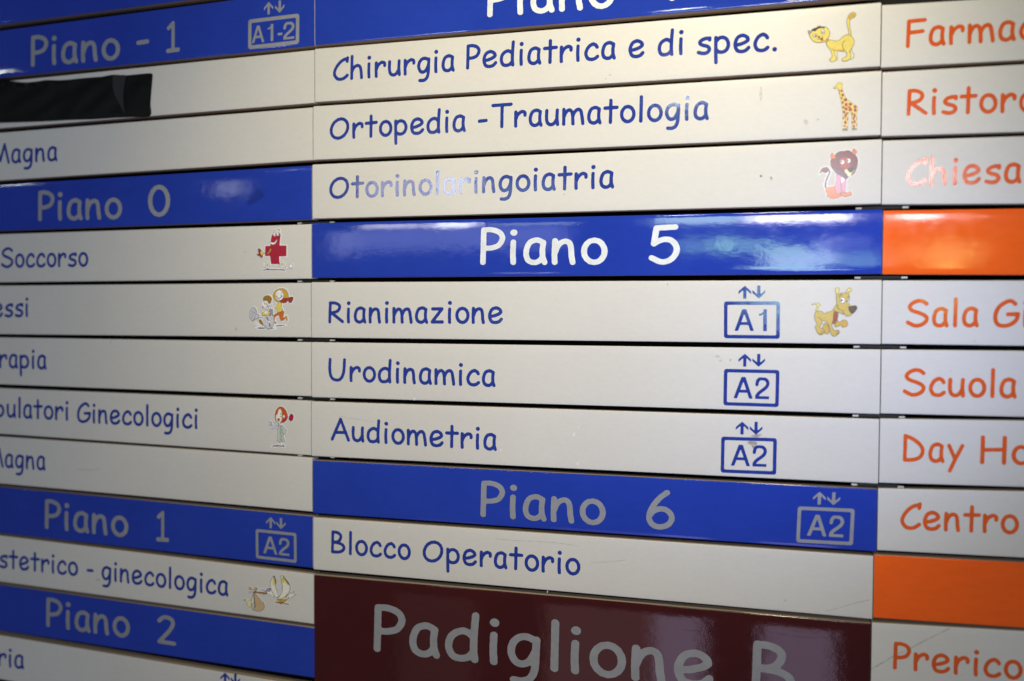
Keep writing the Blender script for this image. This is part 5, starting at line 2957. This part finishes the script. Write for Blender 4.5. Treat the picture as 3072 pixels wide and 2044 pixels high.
def laid_sheet(name, mat, slat, P, faces, edges, lift, thick, parent, extra=None):
    """Lay a flat 2-D sheet (board coordinates) on the curved face of a slat, with real thickness."""
    if len(P) == 0:
        return None
    d = slat.depth(P[:, 0], P[:, 1]) + lift
    if extra is not None:
        d = d + extra(P[:, 0], P[:, 1])
    base = slat.depth(P[:, 0], P[:, 1]) + lift - thick
    W = np.stack([P[:, 0] * .1, -d * .1, 2.154 - P[:, 1] * .1], 1)
    B = np.stack([P[:, 0] * .1, -base * .1, 2.154 - P[:, 1] * .1], 1)
    n = len(P)
    bi = sorted({v for e in edges for v in e})
    mt = {v: n + k for k, v in enumerate(bi)}
    mb = {v: n + len(bi) + k for k, v in enumerate(bi)}
    V = np.concatenate([W, W[bi], B[bi]]) if bi else W
    nf = len(faces)
    F = [f[::1] for f in faces] + [[mt[b_], mt[a_], mb[a_], mb[b_]] for a_, b_ in edges]
    c = W.mean(0)
    me = mesh_from(name, V, F, [True] * nf + [False] * (len(F) - nf), c)
    # make the sheet face the viewer
    if nf and me.polygons[0].normal.y > 0:
        me.flip_normals()
    return link(name, me, mat, parent, Vector(c))

# ------------------------------------------------------------------ hand-drawn letter skeletons (hundredths of an em, middle of the stroke)
def arc(cx, cy, rx, ry):
    return [(cx + rx * math.cos(a), cy + ry * math.sin(a)) for a in np.linspace(0, 2 * math.pi, 16, endpoint=False)]
# strokes: 's' smooth open, 'l' straight pieces, 'o' smooth closed, 'd' dot (x, y, radius)
G = {
 'a': (51, [('s', (39.5, 44.5), (33, 48.5), (25, 49.5), (14, 43), (8.5, 25), (12, 10), (22, 4.8), (31, 7), (39, 15)), ('s', (40, 44.5), (38.3, 31), (39, 15), (42.3, 5))]),
 'b': (58, [('s', (10, 73), (9, 40), (9.5, 6)), ('s', (9.3, 10), (20, 5), (34, 7), (44, 20), (42, 36), (30, 44), (18, 41), (10, 31))]),
 'c': (50, [('s', (42, 39.5), (37, 46), (28.5, 49), (16, 41), (8.5, 24), (14, 9), (26, 5), (36, 7), (43, 12.5))]),
 'd': (58, [('s', (43, 40), (34, 46.5), (25, 47), (12.5, 38), (8.5, 22), (14, 8), (25, 4.8), (36, 8), (43, 16)), ('s', (46, 73), (44, 45), (43.3, 20), (45, 5))]),
 'e': (55, [('s', (10, 23), (27, 26.5), (42.5, 34), (43, 41.5), (35, 48), (25, 49), (14, 42), (8.5, 25), (14, 9), (26, 5), (38, 7.5), (46, 15))]),
 'g': (53, [('s', (40, 44), (31, 48), (22, 47.5), (12, 39), (8.5, 24), (14, 10), (24, 6.5), (34, 13), (41, 27)), ('s', (42.5, 45), (41.5, 25), (40, 0), (34, -14), (24, -19), (12, -18.5))]),
 'h': (57, [('s', (11, 74), (10, 40), (9.5, 5)), ('s', (9.8, 25), (17, 38), (28, 44), (37.5, 41), (42, 28), (44, 5))]),
 'i': (28, [('s', (13, 46), (12.3, 25), (13, 5)), ('d', (14, 65, 6.4))]),
 'l': (27, [('l', (14, 74), (13, 5))]),
 'm': (77, [('l', (9.5, 48), (9.5, 5)), ('s', (9.8, 25), (16, 39), (25, 46), (33, 42), (36.5, 28), (37.5, 5)), ('s', (37, 27), (43, 40), (53, 46.5), (61, 42), (65, 25), (67.5, 5))]),
 'n': (53, [('s', (10, 48), (9, 25), (9.5, 5)), ('s', (9.5, 23), (16, 39), (26, 46.5), (35, 44), (38.5, 33), (39.5, 18), (41.5, 5))]),
 'o': (52, [('o',) + tuple(arc(26.5, 26.5, 18.2, 21.8))]),
 'p': (54, [('s', (9, 47), (8.8, 20), (9.5, -22)), ('s', (9.3, 36), (18, 45), (28, 47), (39, 41), (44, 26), (38, 11), (26, 6), (16, 8), (9.5, 14))]),
 'r': (47, [('s', (10, 47), (9.5, 25), (10, 5)), ('s', (10, 25), (16, 38), (26, 46.5), (34, 47), (39, 43), (39, 36.5))]),
 's': (49, [('l', (40.5, 47), (40.5, 42)), ('s', (40.5, 46), (30, 46.5), (18, 42), (12.5, 35), (19, 28.5), (34, 24), (40, 16), (34, 7), (22, 4.8), (9, 8))]),
 't': (47, [('s', (23.5, 68), (23, 35), (22.5, 5)), ('l', (6, 46.5), (41.5, 47.5))]),
 'u': (52, [('s', (9, 47), (8.3, 25), (12, 10), (22, 5), (32, 9), (40, 21)), ('s', (41.5, 47), (40.5, 25), (42.5, 5))]),
 'y': (52, [('l', (8, 47), (25, 11)), ('l', (43.5, 47), (24, 9), (11, -20))]),
 'z': (54, [('l', (11, 46.5), (42, 46.5), (9.5, 6), (43, 6))]),
 'A': (73, [('l', (7, 5), (37, 71)), ('l', (37, 71), (65, 5)), ('l', (18, 28), (56, 29))]),
 'B': (63, [('l', (12, 71), (10.5, 6)), ('s', (12, 71), (28, 70), (40, 63), (40, 51), (30, 40), (12, 38)), ('s', (12, 38), (36, 36), (51, 28), (51, 16), (36, 7.5), (10.5, 6))]),
 'C': (60, [('l', (55, 71), (53.5, 60)), ('s', (54, 67.5), (43, 66.5), (27, 57), (12, 38), (8.5, 22), (17, 9), (30, 5), (44, 8.5), (54, 16))]),
 'D': (72, [('l', (12, 71), (11, 6)), ('s', (12, 71), (34, 62), (54, 46), (60, 30), (52, 14), (34, 7), (11, 6))]),
 'F': (60, [('l', (12, 70), (10, 5)), ('l', (12, 70), (53, 71)), ('l', (11, 40), (48, 42))]),
 'G': (68, [('s', (56, 62), (48, 69), (36, 68), (17, 54), (8.5, 31), (13, 11), (28, 5), (46, 9), (59, 21), (63, 36)), ('l', (39, 35), (63, 36))]),
 'H': (77, [('l', (12, 71), (11, 5)), ('l', (64, 71), (63, 5)), ('l', (12, 38), (64, 40))]),
 'M': (88, [('l', (9, 5), (21, 71), (43, 12), (63, 71), (80, 5))]),
 'O': (80, [('o',) + tuple((x + (y - 35.5) * .17, y) for x, y in arc(39.5, 35.5, 29.5, 30.5))]),
 'P': (53, [('l', (11, 71), (9.5, 5)), ('s', (11, 71), (25, 71.5), (40, 66), (46, 54), (39, 40), (25, 34.5), (10, 34))]),
 'R': (63, [('l', (12, 66), (10, 5)), ('s', (12, 66), (28, 66), (42, 60), (45, 50), (36, 39), (12, 33)), ('l', (17, 34), (55, 6))]),
 'S': (69, [('s', (58, 63), (48, 70), (34, 71), (19, 64), (13, 54), (21, 45), (40, 38.5), (56, 30), (58, 19), (46, 8), (28, 5), (8.5, 14))]),
 'T': (68, [('l', (5, 69.5), (63, 71)), ('l', (34.5, 70), (33.5, 5))]),
 'U': (74, [('s', (10, 71), (9, 35), (16, 12), (32, 5), (48, 10), (58, 32), (61, 71))]),
 '0': (61, [('o',) + tuple(arc(30, 38, 21.5, 33))]),
 '1': (61, [('l', (17, 60), (32, 71)), ('l', (32, 71), (31, 6)), ('l', (14, 5), (48, 6))]),
 '2': (61, [('s', (11, 60), (20, 69), (31, 71), (44, 66), (47, 54), (37, 36), (22, 19), (11, 6.5)), ('l', (11, 6), (50, 5))]),
 '4': (61, [('l', (38, 70), (10, 29), (54, 30.5)), ('l', (40, 71), (40, 5))]),
 '5': (61, [('l', (49, 71), (18, 70), (14, 40)), ('s', (14, 40.5), (28, 47.5), (42, 46), (51, 34), (50, 20), (40, 8), (26, 5), (10.5, 13))]),
 '6': (61, [('s', (42, 71.5), (28, 60), (14, 40), (9.5, 22), (16, 9), (30, 5), (45, 11), (51, 24), (44, 36), (32, 40), (19, 36), (11, 27))]),
 '-': (42, [('l', (8, 30), (34, 31))]),
 '.': (25, [('d', (12, 6.5, 6.4))]),
}
HALF = 5.15

def make_glyph(ch):
    strokes = G[ch][1]
    lines, dots, polys = [], [], []
    for s in strokes:
        if s[0] == 'd':
            dots.append(s[1])
        elif s[0] == 'o':
            lines.append((np.array(s[1:], float), True))
        elif s[0] == 's':
            lines.append((smooth_pts(s[1:], False), False))
        else:
            lines.append((np.array(s[1:], float), False))
    def fn(X, Y):
        d = np.full(X.shape, 1e9)
        for P, closed in lines:
            d = np.minimum(d, seg_dist(X, Y, P, closed) - HALF)
        for x, y, r in dots:
            d = np.minimum(d, np.hypot(X - x, Y - y) - r)
        d = d + .18 * np.sin(X * .37 + Y * .21 + len(ch)) * np.sin(Y * .33 - X * .12)
        return d
    al = np.concatenate([P for P, _ in lines] + [np.array([[x - r + HALF, y - r + HALF], [x + r - HALF, y + r - HALF]]) for x, y, r in dots])
    lo, hi = al.min(0) - HALF - 1, al.max(0) + HALF + 1
    P, F, E = grid_sheet(fn, lo[0], lo[1], hi[0], hi[1], 1.7)
    return P, F, E, al[:, 0].min() - HALF, al[:, 0].max() + HALF

# plain sans letters of the lift symbols: cap height 100
def sans(ch):
    if ch == 'A':
        segs = [((5, -8), (44.5, 103), 7.9), ((84, -8), (44.5, 103), 7.9), ((20, 34), (70, 34), 6.8)]
        w = 89
    elif ch == '1':
        segs = [((30, -10), (30, 110), 8.2)]
        w = 38
    elif ch == '2':
        c = smooth_pts([(8, 66), (12, 84), (22, 93), (35, 94), (50, 89), (58, 74), (53, 58), (40, 45), (20, 29), (9, 14), (7.5, 5)], False)
        segs = [(tuple(c[i]), tuple(c[i + 1]), 7.6) for i in range(len(c) - 1)] + [((0, 6.5), (80, 6.5), 6.8)]
        w = 66
    else:
        segs = [((-9, 36), (50, 36), 7)]
        w = 30
    def fn(X, Y):
        d = np.full(X.shape, 1e9)
        for a, b, r in segs:
            d = np.minimum(d, seg_dist(X, Y, np.array([a, b], float), False) - r)
        if ch == '1':
            f = poly_sdf(X, Y, np.array([(31, 100), (37, 100), (37, 84), (24, 84), (24, 80), (14, 71.5), (2, 70), (2, 79), (13, 81), (22, 88), (26, 100)], float))
            d = np.minimum(d, f)
        if ch == '2':
            d = np.where((Y > 13.3) | (X < 66), d, 9.)
            d = np.maximum(d, X - 66)
            d = np.maximum(d, -X + 1)
        if ch == '-':
            d = np.maximum(d, np.maximum(X - w, -X))
        return np.maximum(d, np.maximum(Y - 100, -Y))
    P, F, E = grid_sheet(fn, -4, -3, w + 4, 103, 3.0)
    return P, F, E, w

ARROW = np.array([(0, 100), (47, 56), (47, 34), (12, 67), (12, 0), (-12, 0), (-12, 67), (-47, 34), (-47, 56)], float)
_glyphs, _sans = {}, {}

# ------------------------------------------------------------------ the wall behind, and the slats
def box_mesh(name, u0, u1, v0, v1, d0, d1):
    c = world_pt((u0 + u1) / 2, (v0 + v1) / 2, (d0 + d1) / 2)
    V = [world_pt(u, v, d) for d in (d0, d1) for v in (v0, v1) for u in (u0, u1)]
    F = [(0, 2, 3, 1), (4, 5, 7, 6), (0, 1, 5, 4), (2, 6, 7, 3), (0, 4, 6, 2), (1, 3, 7, 5)]
    return mesh_from(name, V, F, None, c), c

me, c = box_mesh('wall', -12, 21, -4, 17, -3.2, -1.2)
wall = link('wall', me, 'dark_wall', None, c)
wall['kind'] = 'structure'

SLAT_LABEL = {
 ('L', -1): 'blank blue slat cropped by the top left corner of the photo',
 ('L', 0): 'blue slat reading Piano - 1 with a small A1-2 lift symbol',
 ('L', 1): 'pale left-hand slat whose text is hidden under black tape',
 ('L', 2): 'pale slat ending in Magna directly below the black tape',
 ('L', 3): 'blue slat reading Piano 0 directly above the red cross sticker',
 ('L', 4): 'pale slat reading Soccorso with the red cross sticker',
 ('L', 5): 'pale slat ending in essi with the wheelchair sticker',
 ('L', 6): 'pale slat ending in rapia, with no sticker',
 ('L', 7): 'pale slat ending in bulatori Ginecologici with the doctor sticker',
 ('L', 8): 'pale slat ending in Magna directly below the doctor sticker',
 ('L', 9): 'blue slat reading Piano 1, directly above the slat with the stork sticker',
 ('L', 10): 'pale slat ending in stetrico - ginecologica with the stork sticker',
 ('L', 11): 'blue slat reading Piano 2 directly below the stork sticker',
 ('L', 12): 'pale slat ending in ria at the bottom left corner',
 ('L', 13): 'blank pale slat below the one ending in ria, just at the photo edge',
 ('M', 0): 'blue slat cut by the top edge, reading Piano 4 in cream letters',
 ('M', 1): 'cream slat reading Chirurgia Pediatrica e di spec. with the cat sticker',
 ('M', 2): 'cream slat reading Ortopedia - Traumatologia with the giraffe sticker',
 ('M', 3): 'cream slat reading Otorinolaringoiatria with the lion sticker',
 ('M', 4): 'glossy blue slat reading Piano 5 with bright reflections',
 ('M', 5): 'pale slat reading Rianimazione with an A1 lift symbol and dog sticker',
 ('M', 6): 'pale slat reading Urodinamica with a blue A2 lift symbol',
 ('M', 7): 'pale slat reading Audiometria with a smudged blue A2 lift symbol',
 ('M', 8): 'blue slat reading Piano 6, directly below the Audiometria slat',
 ('M', 9): 'pale slat reading Blocco Operatorio above the maroon panel',
 ('M', 10): 'tall maroon slat reading Padiglione B in large grey letters',
 ('R', 0): 'blank pale slat just above the orange text Farmac, at the photo edge',
 ('R', 1): 'pale slat with the orange text Farmac in the top right corner',
 ('R', 2): 'pale slat with the orange text Ristor, below the Farmac slat',
 ('R', 3): 'pale slat with the orange text Chiesa, partly shining pink',
 ('R', 4): 'blank glossy orange slat right of the blue Piano 5 slat',
 ('R', 5): 'pale slat with the orange text starting Sala Gi',
 ('R', 6): 'pale slat with the orange text Scuola',
 ('R', 7): 'pale slat with the orange text starting Day Ho',
 ('R', 8): 'pale slat with the orange text Centro right of Piano 6',
 ('R', 9): 'blank dull orange slat between the Centro and Prerico slats',
 ('R', 10): 'pale slat with the orange text Prerico in the bottom right corner',
}
SKIP = {('L', 13), ('R', 0)}
slats, roots = {}, {}
DEPTH = -.20
for rec in SLATS:
    s = Slat(rec)
    key = (s.col, s.row)
    if key in SKIP:
        continue
    ts = np.concatenate([[0, .012, .03, .055], np.linspace(.085, .915, 15), [.945, .97, .988, 1]])
    if s.mat == 'maroon':
        ts = np.concatenate([[0, .004, .01, .02, .035], np.linspace(.06, .94, 25), [.965, .98, .99, .996, 1]])
    us = np.linspace(s.u0, s.u1, 9)
    origin = world_pt((s.u0 + s.u1) / 2, (s.t0 + s.b1) / 2, 0)
    V, F, sm, mi = [], [], [], []
    # ring of points round the section: back top, ledge, rounded corner, face, rounded corner, underside, back bottom
    def section(u):
        T, Bv = s.top(u), s.bot(u)
        h = Bv - T
        top_d, bot_d = float(s.prof(0.)), float(s.prof(1.))
        ring = [(T + .02, DEPTH), (T + .004, DEPTH), (T - .001, -.02), (T - .001, top_d - .008), (T - .0005, top_d - .0025)]
        ring += [(T + t * h, float(s.prof(t))) for t in ts]
        ring += [(Bv + .0005, bot_d - .0025), (Bv + .001, bot_d - .008), (Bv + .001, -.02), (Bv - .004, DEPTH), (Bv - .02, DEPTH)]
        return ring
    rings = [section(u) for u in us]
    n = len(rings[0])
    for u, ring in zip(us, rings):
        for v, d in ring:
            V.append(world_pt(u, v, d))
    for i in range(len(us) - 1):
        for j in range(n):
            j2 = (j + 1) % n
            F.append((i * n + j, i * n + j2, (i + 1) * n + j2, (i + 1) * n + j))
            face = 4 <= j < n - 5
            mi.append(0 if face else 1)
            sm.append(5 <= j < n - 6)
    base_n = len(V)
    V += [V[j] for j in range(n)] + [V[(len(us) - 1) * n + j] for j in range(n)]
    F.append(tuple(base_n + j for j in range(n)))
    F.append(tuple(base_n + n + j for j in reversed(range(n))))
    mi += [0, 0]
    sm += [False, False]
    me = mesh_from('sign_slat', V, F, sm, origin)
    me.materials.append(M['white'])
    me.materials.append(M['return'])
    me.polygons.foreach_set('material_index', mi)
    import bmesh
    bm = bmesh.new()
    bm.from_mesh(me)
    bmesh.ops.recalc_face_normals(bm, faces=bm.faces)
    bm.to_mesh(me)
    bm.free()
    o = link('sign_slat', me, None, None, origin)
    o['label'] = SLAT_LABEL[key]
    o['category'] = 'sign slat'
    o['group'] = 'slats of the hospital directory board'
    slats[key], roots[key] = s, o
    if s.mat != 'white':      # coloured film wrapped over the face
        V, F, sm = [], [], []
        ff = [t for t in ts if True]
        ue = np.linspace(s.u0 + .0005, s.u1 - .0005, 9)
        for u in ue:
            T, Bv = s.top(u), s.bot(u)
            for t in ff:
                V.append(world_pt(u, T + t * (Bv - T), float(s.prof(t)) + .0025))
            # turned edges down to the metal
            V.append(world_pt(u, T + ff[0] * (Bv - T) - .001, float(s.prof(ff[0])) - .001))
            V.append(world_pt(u, T + ff[-1] * (Bv - T) + .001, float(s.prof(ff[-1])) - .001))
        k = len(ff)
        q = k + 2
        for i in range(8):
            for j in range(k - 1):
                F.append((i * q + j, i * q + j + 1, (i + 1) * q + j + 1, (i + 1) * q + j))
                sm.append(True)
            F.append((i * q + k, i * q, (i + 1) * q, (i + 1) * q + k))
            F.append((i * q + k - 1, i * q + k + 1, (i + 1) * q + k + 1, (i + 1) * q + k - 1))
            sm += [False, False]
        me = mesh_from('vinyl_face', V, F, sm, origin)
        if me.polygons[3].normal.y > 0:
            me.flip_normals()
        link('vinyl_face', me, s.mat, o, origin)

FILM = .0025
def face_lift(s):
    return FILM if s.mat != 'white' else 0.0

# ------------------------------------------------------------------ lettering
for c, r, txt, ua, va, ub, vb, em, mat in TEXTS:
    s, root = slats[(c, r)], roots[(c, r)]
    for ch in txt:
        if ch not in _glyphs:
            _glyphs[ch] = make_glyph(ch)
    adv, x = [], 0.0
    for ch in txt:
        adv.append(x)
        x += G[ch][0]
    left = _glyphs[txt[0]][3]
    right = adv[-1] + _glyphs[txt[-1]][4]
    sx = (ub - ua) / (right - left)
    sy = em / 100
    for ch, ax in zip(txt, adv):
        P, F, E, _, _ = _glyphs[ch]
        U = ua + (P[:, 0] + ax - left) * sx
        Vv = va + (vb - va) * (U - ua) / (ub - ua) - P[:, 1] * sy
        name = 'numeral' if ch.isdigit() else {'-': 'hyphen', '.': 'full_stop'}.get(ch, 'letter')
        laid_sheet(name, mat, s, np.stack([U, Vv], 1), F, E, face_lift(s) + .0022, .0022, root)

# ------------------------------------------------------------------ lift symbols
for c, r, txt, (ax, ay, bx, by, dx, dy), mat in LIFTS:
    s, root = slats[(c, r)], roots[(c, r)]
    ex = np.array([bx - ax, by - ay])          # 1 across
    w = np.linalg.norm(ex)
    ey = np.array([dx - ax, dy - ay])
    H = 100 * np.linalg.norm(ey) / w           # frame height when its width is 100
    def put(P):
        # P in symbol units: x right 0..100, y up from the frame's bottom left
        P = np.asarray(P, float)
        return np.array([ax, ay]) + P[:, :1] / 100 * ex + (1 - P[:, 1:] / H) * ey
    def ring(X, Y):
        qx, qy = np.abs(X - 50) - (50 - 5), np.abs(Y - H / 2) - (H / 2 - 5)
        d = np.hypot(np.maximum(qx, 0), np.maximum(qy, 0)) + np.minimum(np.maximum(qx, qy), 0) - 5
        jx, jy = np.abs(X - 50) - (43.6 - 2), np.abs(Y - H / 2) - (H / 2 - 6.4 - 2)
        e = np.hypot(np.maximum(jx, 0), np.maximum(jy, 0)) + np.minimum(np.maximum(jx, jy), 0) - 2
        return np.maximum(d, -e)
    P, F, E = grid_sheet(ring, -1, -1, 101, H + 1, 1.5)
    L = face_lift(s) + .0022
    sym = laid_sheet('lift_symbol', mat, s, put(P), F, E, L, .0022, root)
    for cx, up in ((37.5 if txt != 'A1-2' else 40, 1), (62.5 if txt != 'A1-2' else 61.7, -1)):
        hh = 24.2 if txt != 'A1-2' else 21.4
        A = ARROW.copy()
        A[:, 0] *= hh / 100 * (1 if txt != 'A1-2' else .9)
        A[:, 1] = A[:, 1] / 100 * hh
        if up < 0:
            A[:, 1] = hh - A[:, 1]
        A += (cx, H + 5)
        P, F, E = grid_sheet(lambda X, Y: poly_sdf(X, Y, A), A[:, 0].min() - 1, A[:, 1].min() - 1, A[:, 0].max() + 1, A[:, 1].max() + 1, 1.1)
        laid_sheet('arrow', mat, s, put(P), F, E, L, .0022, sym)
    lay = {'A1': [('A', 19.5, 34.5), ('1', 62, 15)], 'A2': [('A', 18.5, 34.5), ('2', 57, 26)],
           'A1-2': [('A', 7.5, 24.5), ('1', 38, 11.5), ('-', 58.5, 9), ('2', 69, 22)]}[txt]
    y0, hh = (H * .205, H * .585) if txt != 'A1-2' else (H * .19, H * .57)
    for ch, x0, ww in lay:
        if ch not in _sans:
            _sans[ch] = sans(ch)
        P, F, E, gw = _sans[ch]
        Q = np.stack([x0 + P[:, 0] / gw * ww, y0 + P[:, 1] / 100 * hh], 1)
        laid_sheet('numeral' if ch.isdigit() else ('hyphen' if ch == '-' else 'letter'), mat, s, put(Q), F, E, L, .0022, sym)

# ------------------------------------------------------------------ stickers
STICKER_LABEL = {
 'cat': ('cat_sticker', 'yellow cat sticker with dark fringe right of the word spec.', 'cream_backing', 7),
 'giraffe': ('giraffe_sticker', 'small giraffe sticker with rust spots right of Traumatologia', 'cream_backing', 7),
 'lion': ('lion_sticker', 'white-edged sticker of a sitting lion right of Otorinolaringoiatria', 'white_backing', 20),
 'dog': ('dog_sticker', 'ochre dog sticker with big brown nose beside the A1 symbol', 'cream_backing', 9),
 'cross': ('cross_sticker', 'red cross sticker with eyes and wheels right of Soccorso', 'white_backing', 20),
 'wheelchair': ('wheelchair_sticker', 'sticker of a running girl pushing a boy in a wheelchair', 'white_backing', 26),
 'doctor': ('doctor_sticker', 'sticker of a red-haired doctor in a white coat', 'white_backing', 20),
 'stork': ('stork_sticker', 'sticker of a flying stork carrying a baby in a tan sling', 'white_backing', 20),
}
for nm, c, r, upx, layers in STICKERS:
    s = slats[(c, r)]
    name, label, backing, border = STICKER_LABEL[nm]
    shapes = []
    for n_, col, kind, P, ow, lw, par in layers:
        if kind == 'multi':
            polys = [np.array(q) for q in P]
            fn = lambda X, Y, polys=polys: np.min([poly_sdf(X, Y, q) for q in polys], 0)
            al = np.concatenate(polys)
        elif kind == 'line':
            Q = smooth_pts(P, False)
            fn = lambda X, Y, Q=Q, lw=lw: seg_dist(X, Y, Q, False) - lw / 2
            al = Q
        else:
            Q = smooth_pts(P, True) if kind == 'poly' else np.array(P, float)
            fn = lambda X, Y, Q=Q: poly_sdf(X, Y, Q)
            al = Q
        shapes.append((fn, al.min(0), al.max(0), lw))
    lo = np.min([q[1] for q in shapes], 0)
    hi = np.max([q[2] for q in shapes], 0)
    bw = border * upx
    h = 9 * upx
    allf = lambda X, Y: np.min([q[0](X, Y) for q in shapes], 0) - bw
    P, F, E = grid_sheet(allf, lo[0] - 2 * bw, lo[1] - 2 * bw, hi[0] + 2 * bw, hi[1] + 2 * bw, h * 1.3)
    root = laid_sheet(name, backing, s, P, F, E, .0030, .0030, None)
    root['label'] = label
    root['category'] = 'sticker'
    root['group'] = 'cartoon stickers on the slats'
    level, parts = .0030, {}
    for (n_, col, kind, Pp, ow, lw, par), (fn, a0, a1, lw2) in zip(layers, shapes):
        pad = ow + lw + 2 * h
        host = parts.get(par, root) if par else root
        main = None
        if ow > 0:
            level += .00025
            P, F, E = grid_sheet(lambda X, Y: fn(X, Y) - ow * .5, a0[0] - pad, a0[1] - pad, a1[0] + pad, a1[1] + pad, h)
            outline = (P, F, E, level)
        level += .00025
        P, F, E = grid_sheet(lambda X, Y: fn(X, Y) + ow * .5, a0[0] - pad, a0[1] - pad, a1[0] + pad, a1[1] + pad, h if kind not in ('line', 'multi') else h * .7)
        main = laid_sheet(n_, col, s, P, F, E, level, .00025, host)
        if main is not None and not par:
            parts[n_] = main
        if ow > 0 and main is not None:
            P, F, E, lv = outline
            laid_sheet('outline', 'dark_print', s, P, F, E, lv, .0004, main if not par else host)

# ------------------------------------------------------------------ black tape over the second left slat
s = slats[('L', 1)]
T = smooth_pts(TAPE, True)
rnd = random.Random(5)
waves = [(rnd.uniform(3, 14), rnd.uniform(2, 16), rnd.uniform(0, 6.28), rnd.uniform(.0003, .0010)) for _ in range(10)]
def wrinkle(U, V):
    z = np.zeros(U.shape)
    for a, b_, p, k in waves:
        z = z + k * np.sin(a * U + b_ * V + p)
    edge = np.exp(-((V - (TOP(U) + .04)) / .035) ** 2) * np.clip((-4.9 - U) / .8, 0, 1)
    z = z + edge * .018 * (np.sin(U * 21) * .5 + np.sin(U * 47 + 2) * .5 + .6)
    return z + .012
_tp = np.array(sorted([tuple(p) for p in TAPE[:19]]))
def TOP(U):
    return np.interp(U, _tp[:, 0], _tp[:, 1])
P, F, E = grid_sheet(lambda X, Y: poly_sdf(X, Y, T), T[:, 0].min() - .02, T[:, 1].min() - .02, T[:, 0].max() + .02, T[:, 1].max() + .02, .022)
tape = laid_sheet('tape_strip', 'tape', s, P, F, E, .004, .004, None, wrinkle)
tape['label'] = 'wrinkled black tape stuck over the text of the left slat below Piano - 1'
tape['category'] = 'tape'
Q = smooth_pts(FOLD, True)
fx0, fx1 = Q[:, 0].min(), Q[:, 0].max()
P, F, E = grid_sheet(lambda X, Y: poly_sdf(X, Y, Q), fx0 - .02, Q[:, 1].min() - .02, fx1 + .02, Q[:, 1].max() + .02, .014)
laid_sheet('fold', 'tape_fold', s, P, F, E, .010, .008, tape, lambda U, V: wrinkle(U, V) + .014 * np.clip((U - fx0) / (fx1 - fx0), 0, 1))

# ------------------------------------------------------------------ marks and dirt
for c, r, n_, mat, P, wdt in MARKS:
    s, root = slats[(c, r)], roots[(c, r)]
    if wdt:
        Q = smooth_pts(P, False)
        fn = lambda X, Y: seg_dist(X, Y, Q, False) - wdt / 2
        h = wdt * .7
    else:
        Q = smooth_pts(P, True)
        fn = lambda X, Y: poly_sdf(X, Y, Q)
        h = max(.006, (Q[:, 0].max() - Q[:, 0].min()) / 12)
    P2, F, E = grid_sheet(fn, Q[:, 0].min() - wdt - h, Q[:, 1].min() - wdt - h, Q[:, 0].max() + wdt + h, Q[:, 1].max() + wdt + h, h)
    laid_sheet(n_, mat, s, P2, F, [], face_lift(s) + .0032, .0005, root)

# ------------------------------------------------------------------ joining brackets behind the two seams
WORDS = {'L': {3: 'Piano 0 and Soccorso', 4: 'Soccorso and essi', 5: 'essi and rapia', 6: 'rapia and Ginecologici', 7: 'Ginecologici and Magna'},
         'M': {3: 'Otorinolaringoiatria and Piano 5', 4: 'Piano 5 and Rianimazione', 5: 'Rianimazione and Urodinamica', 6: 'Urodinamica and Audiometria', 7: 'Audiometria and Piano 6'}}
first = None
for c, nxt, cu in (('L', 'M', 0.0), ('M', 'R', 9.16)):
    for r in (3, 4, 5, 6, 7):
        a, b2 = slats[(c, r)], slats[(c, r + 1)]
        v = (a.bot(a.u1) + b2.top(b2.u1)) / 2 + .004
        loc = world_pt(cu, v, -.14)
        e = bpy.data.objects.new('joining_bracket', None)
        scene.collection.objects.link(e)
        e.location = loc
        e.empty_display_size = .01
        e['label'] = 'dark bracket in the gap between %s, at the %s seam' % (WORDS[c][r], 'left' if c == 'L' else 'right')
        e['category'] = 'bracket'
        e['group'] = 'brackets joining the slats behind the seams'
        if first is None:
            pl, cc = box_mesh('plate', -.27, .27, -.020, .020, -.03, .03)
            tb, cc2 = box_mesh('clip', -.04, .04, -.013, .013, -.02, .02)  # pale tabs stand in for light coming through slots
            pl.materials.append(M['black_metal'])
            tb.materials.append(M['slot_light_pale'])
            first = (pl, tb)
        p = bpy.data.objects.new('plate', first[0])
        scene.collection.objects.link(p)
        p.parent = e
        for sgn in (-1, 1):
            k = bpy.data.objects.new('clip', first[1])
            scene.collection.objects.link(k)
            k.parent = e
            k.location = (sgn * .0315, -.004, -.0004)
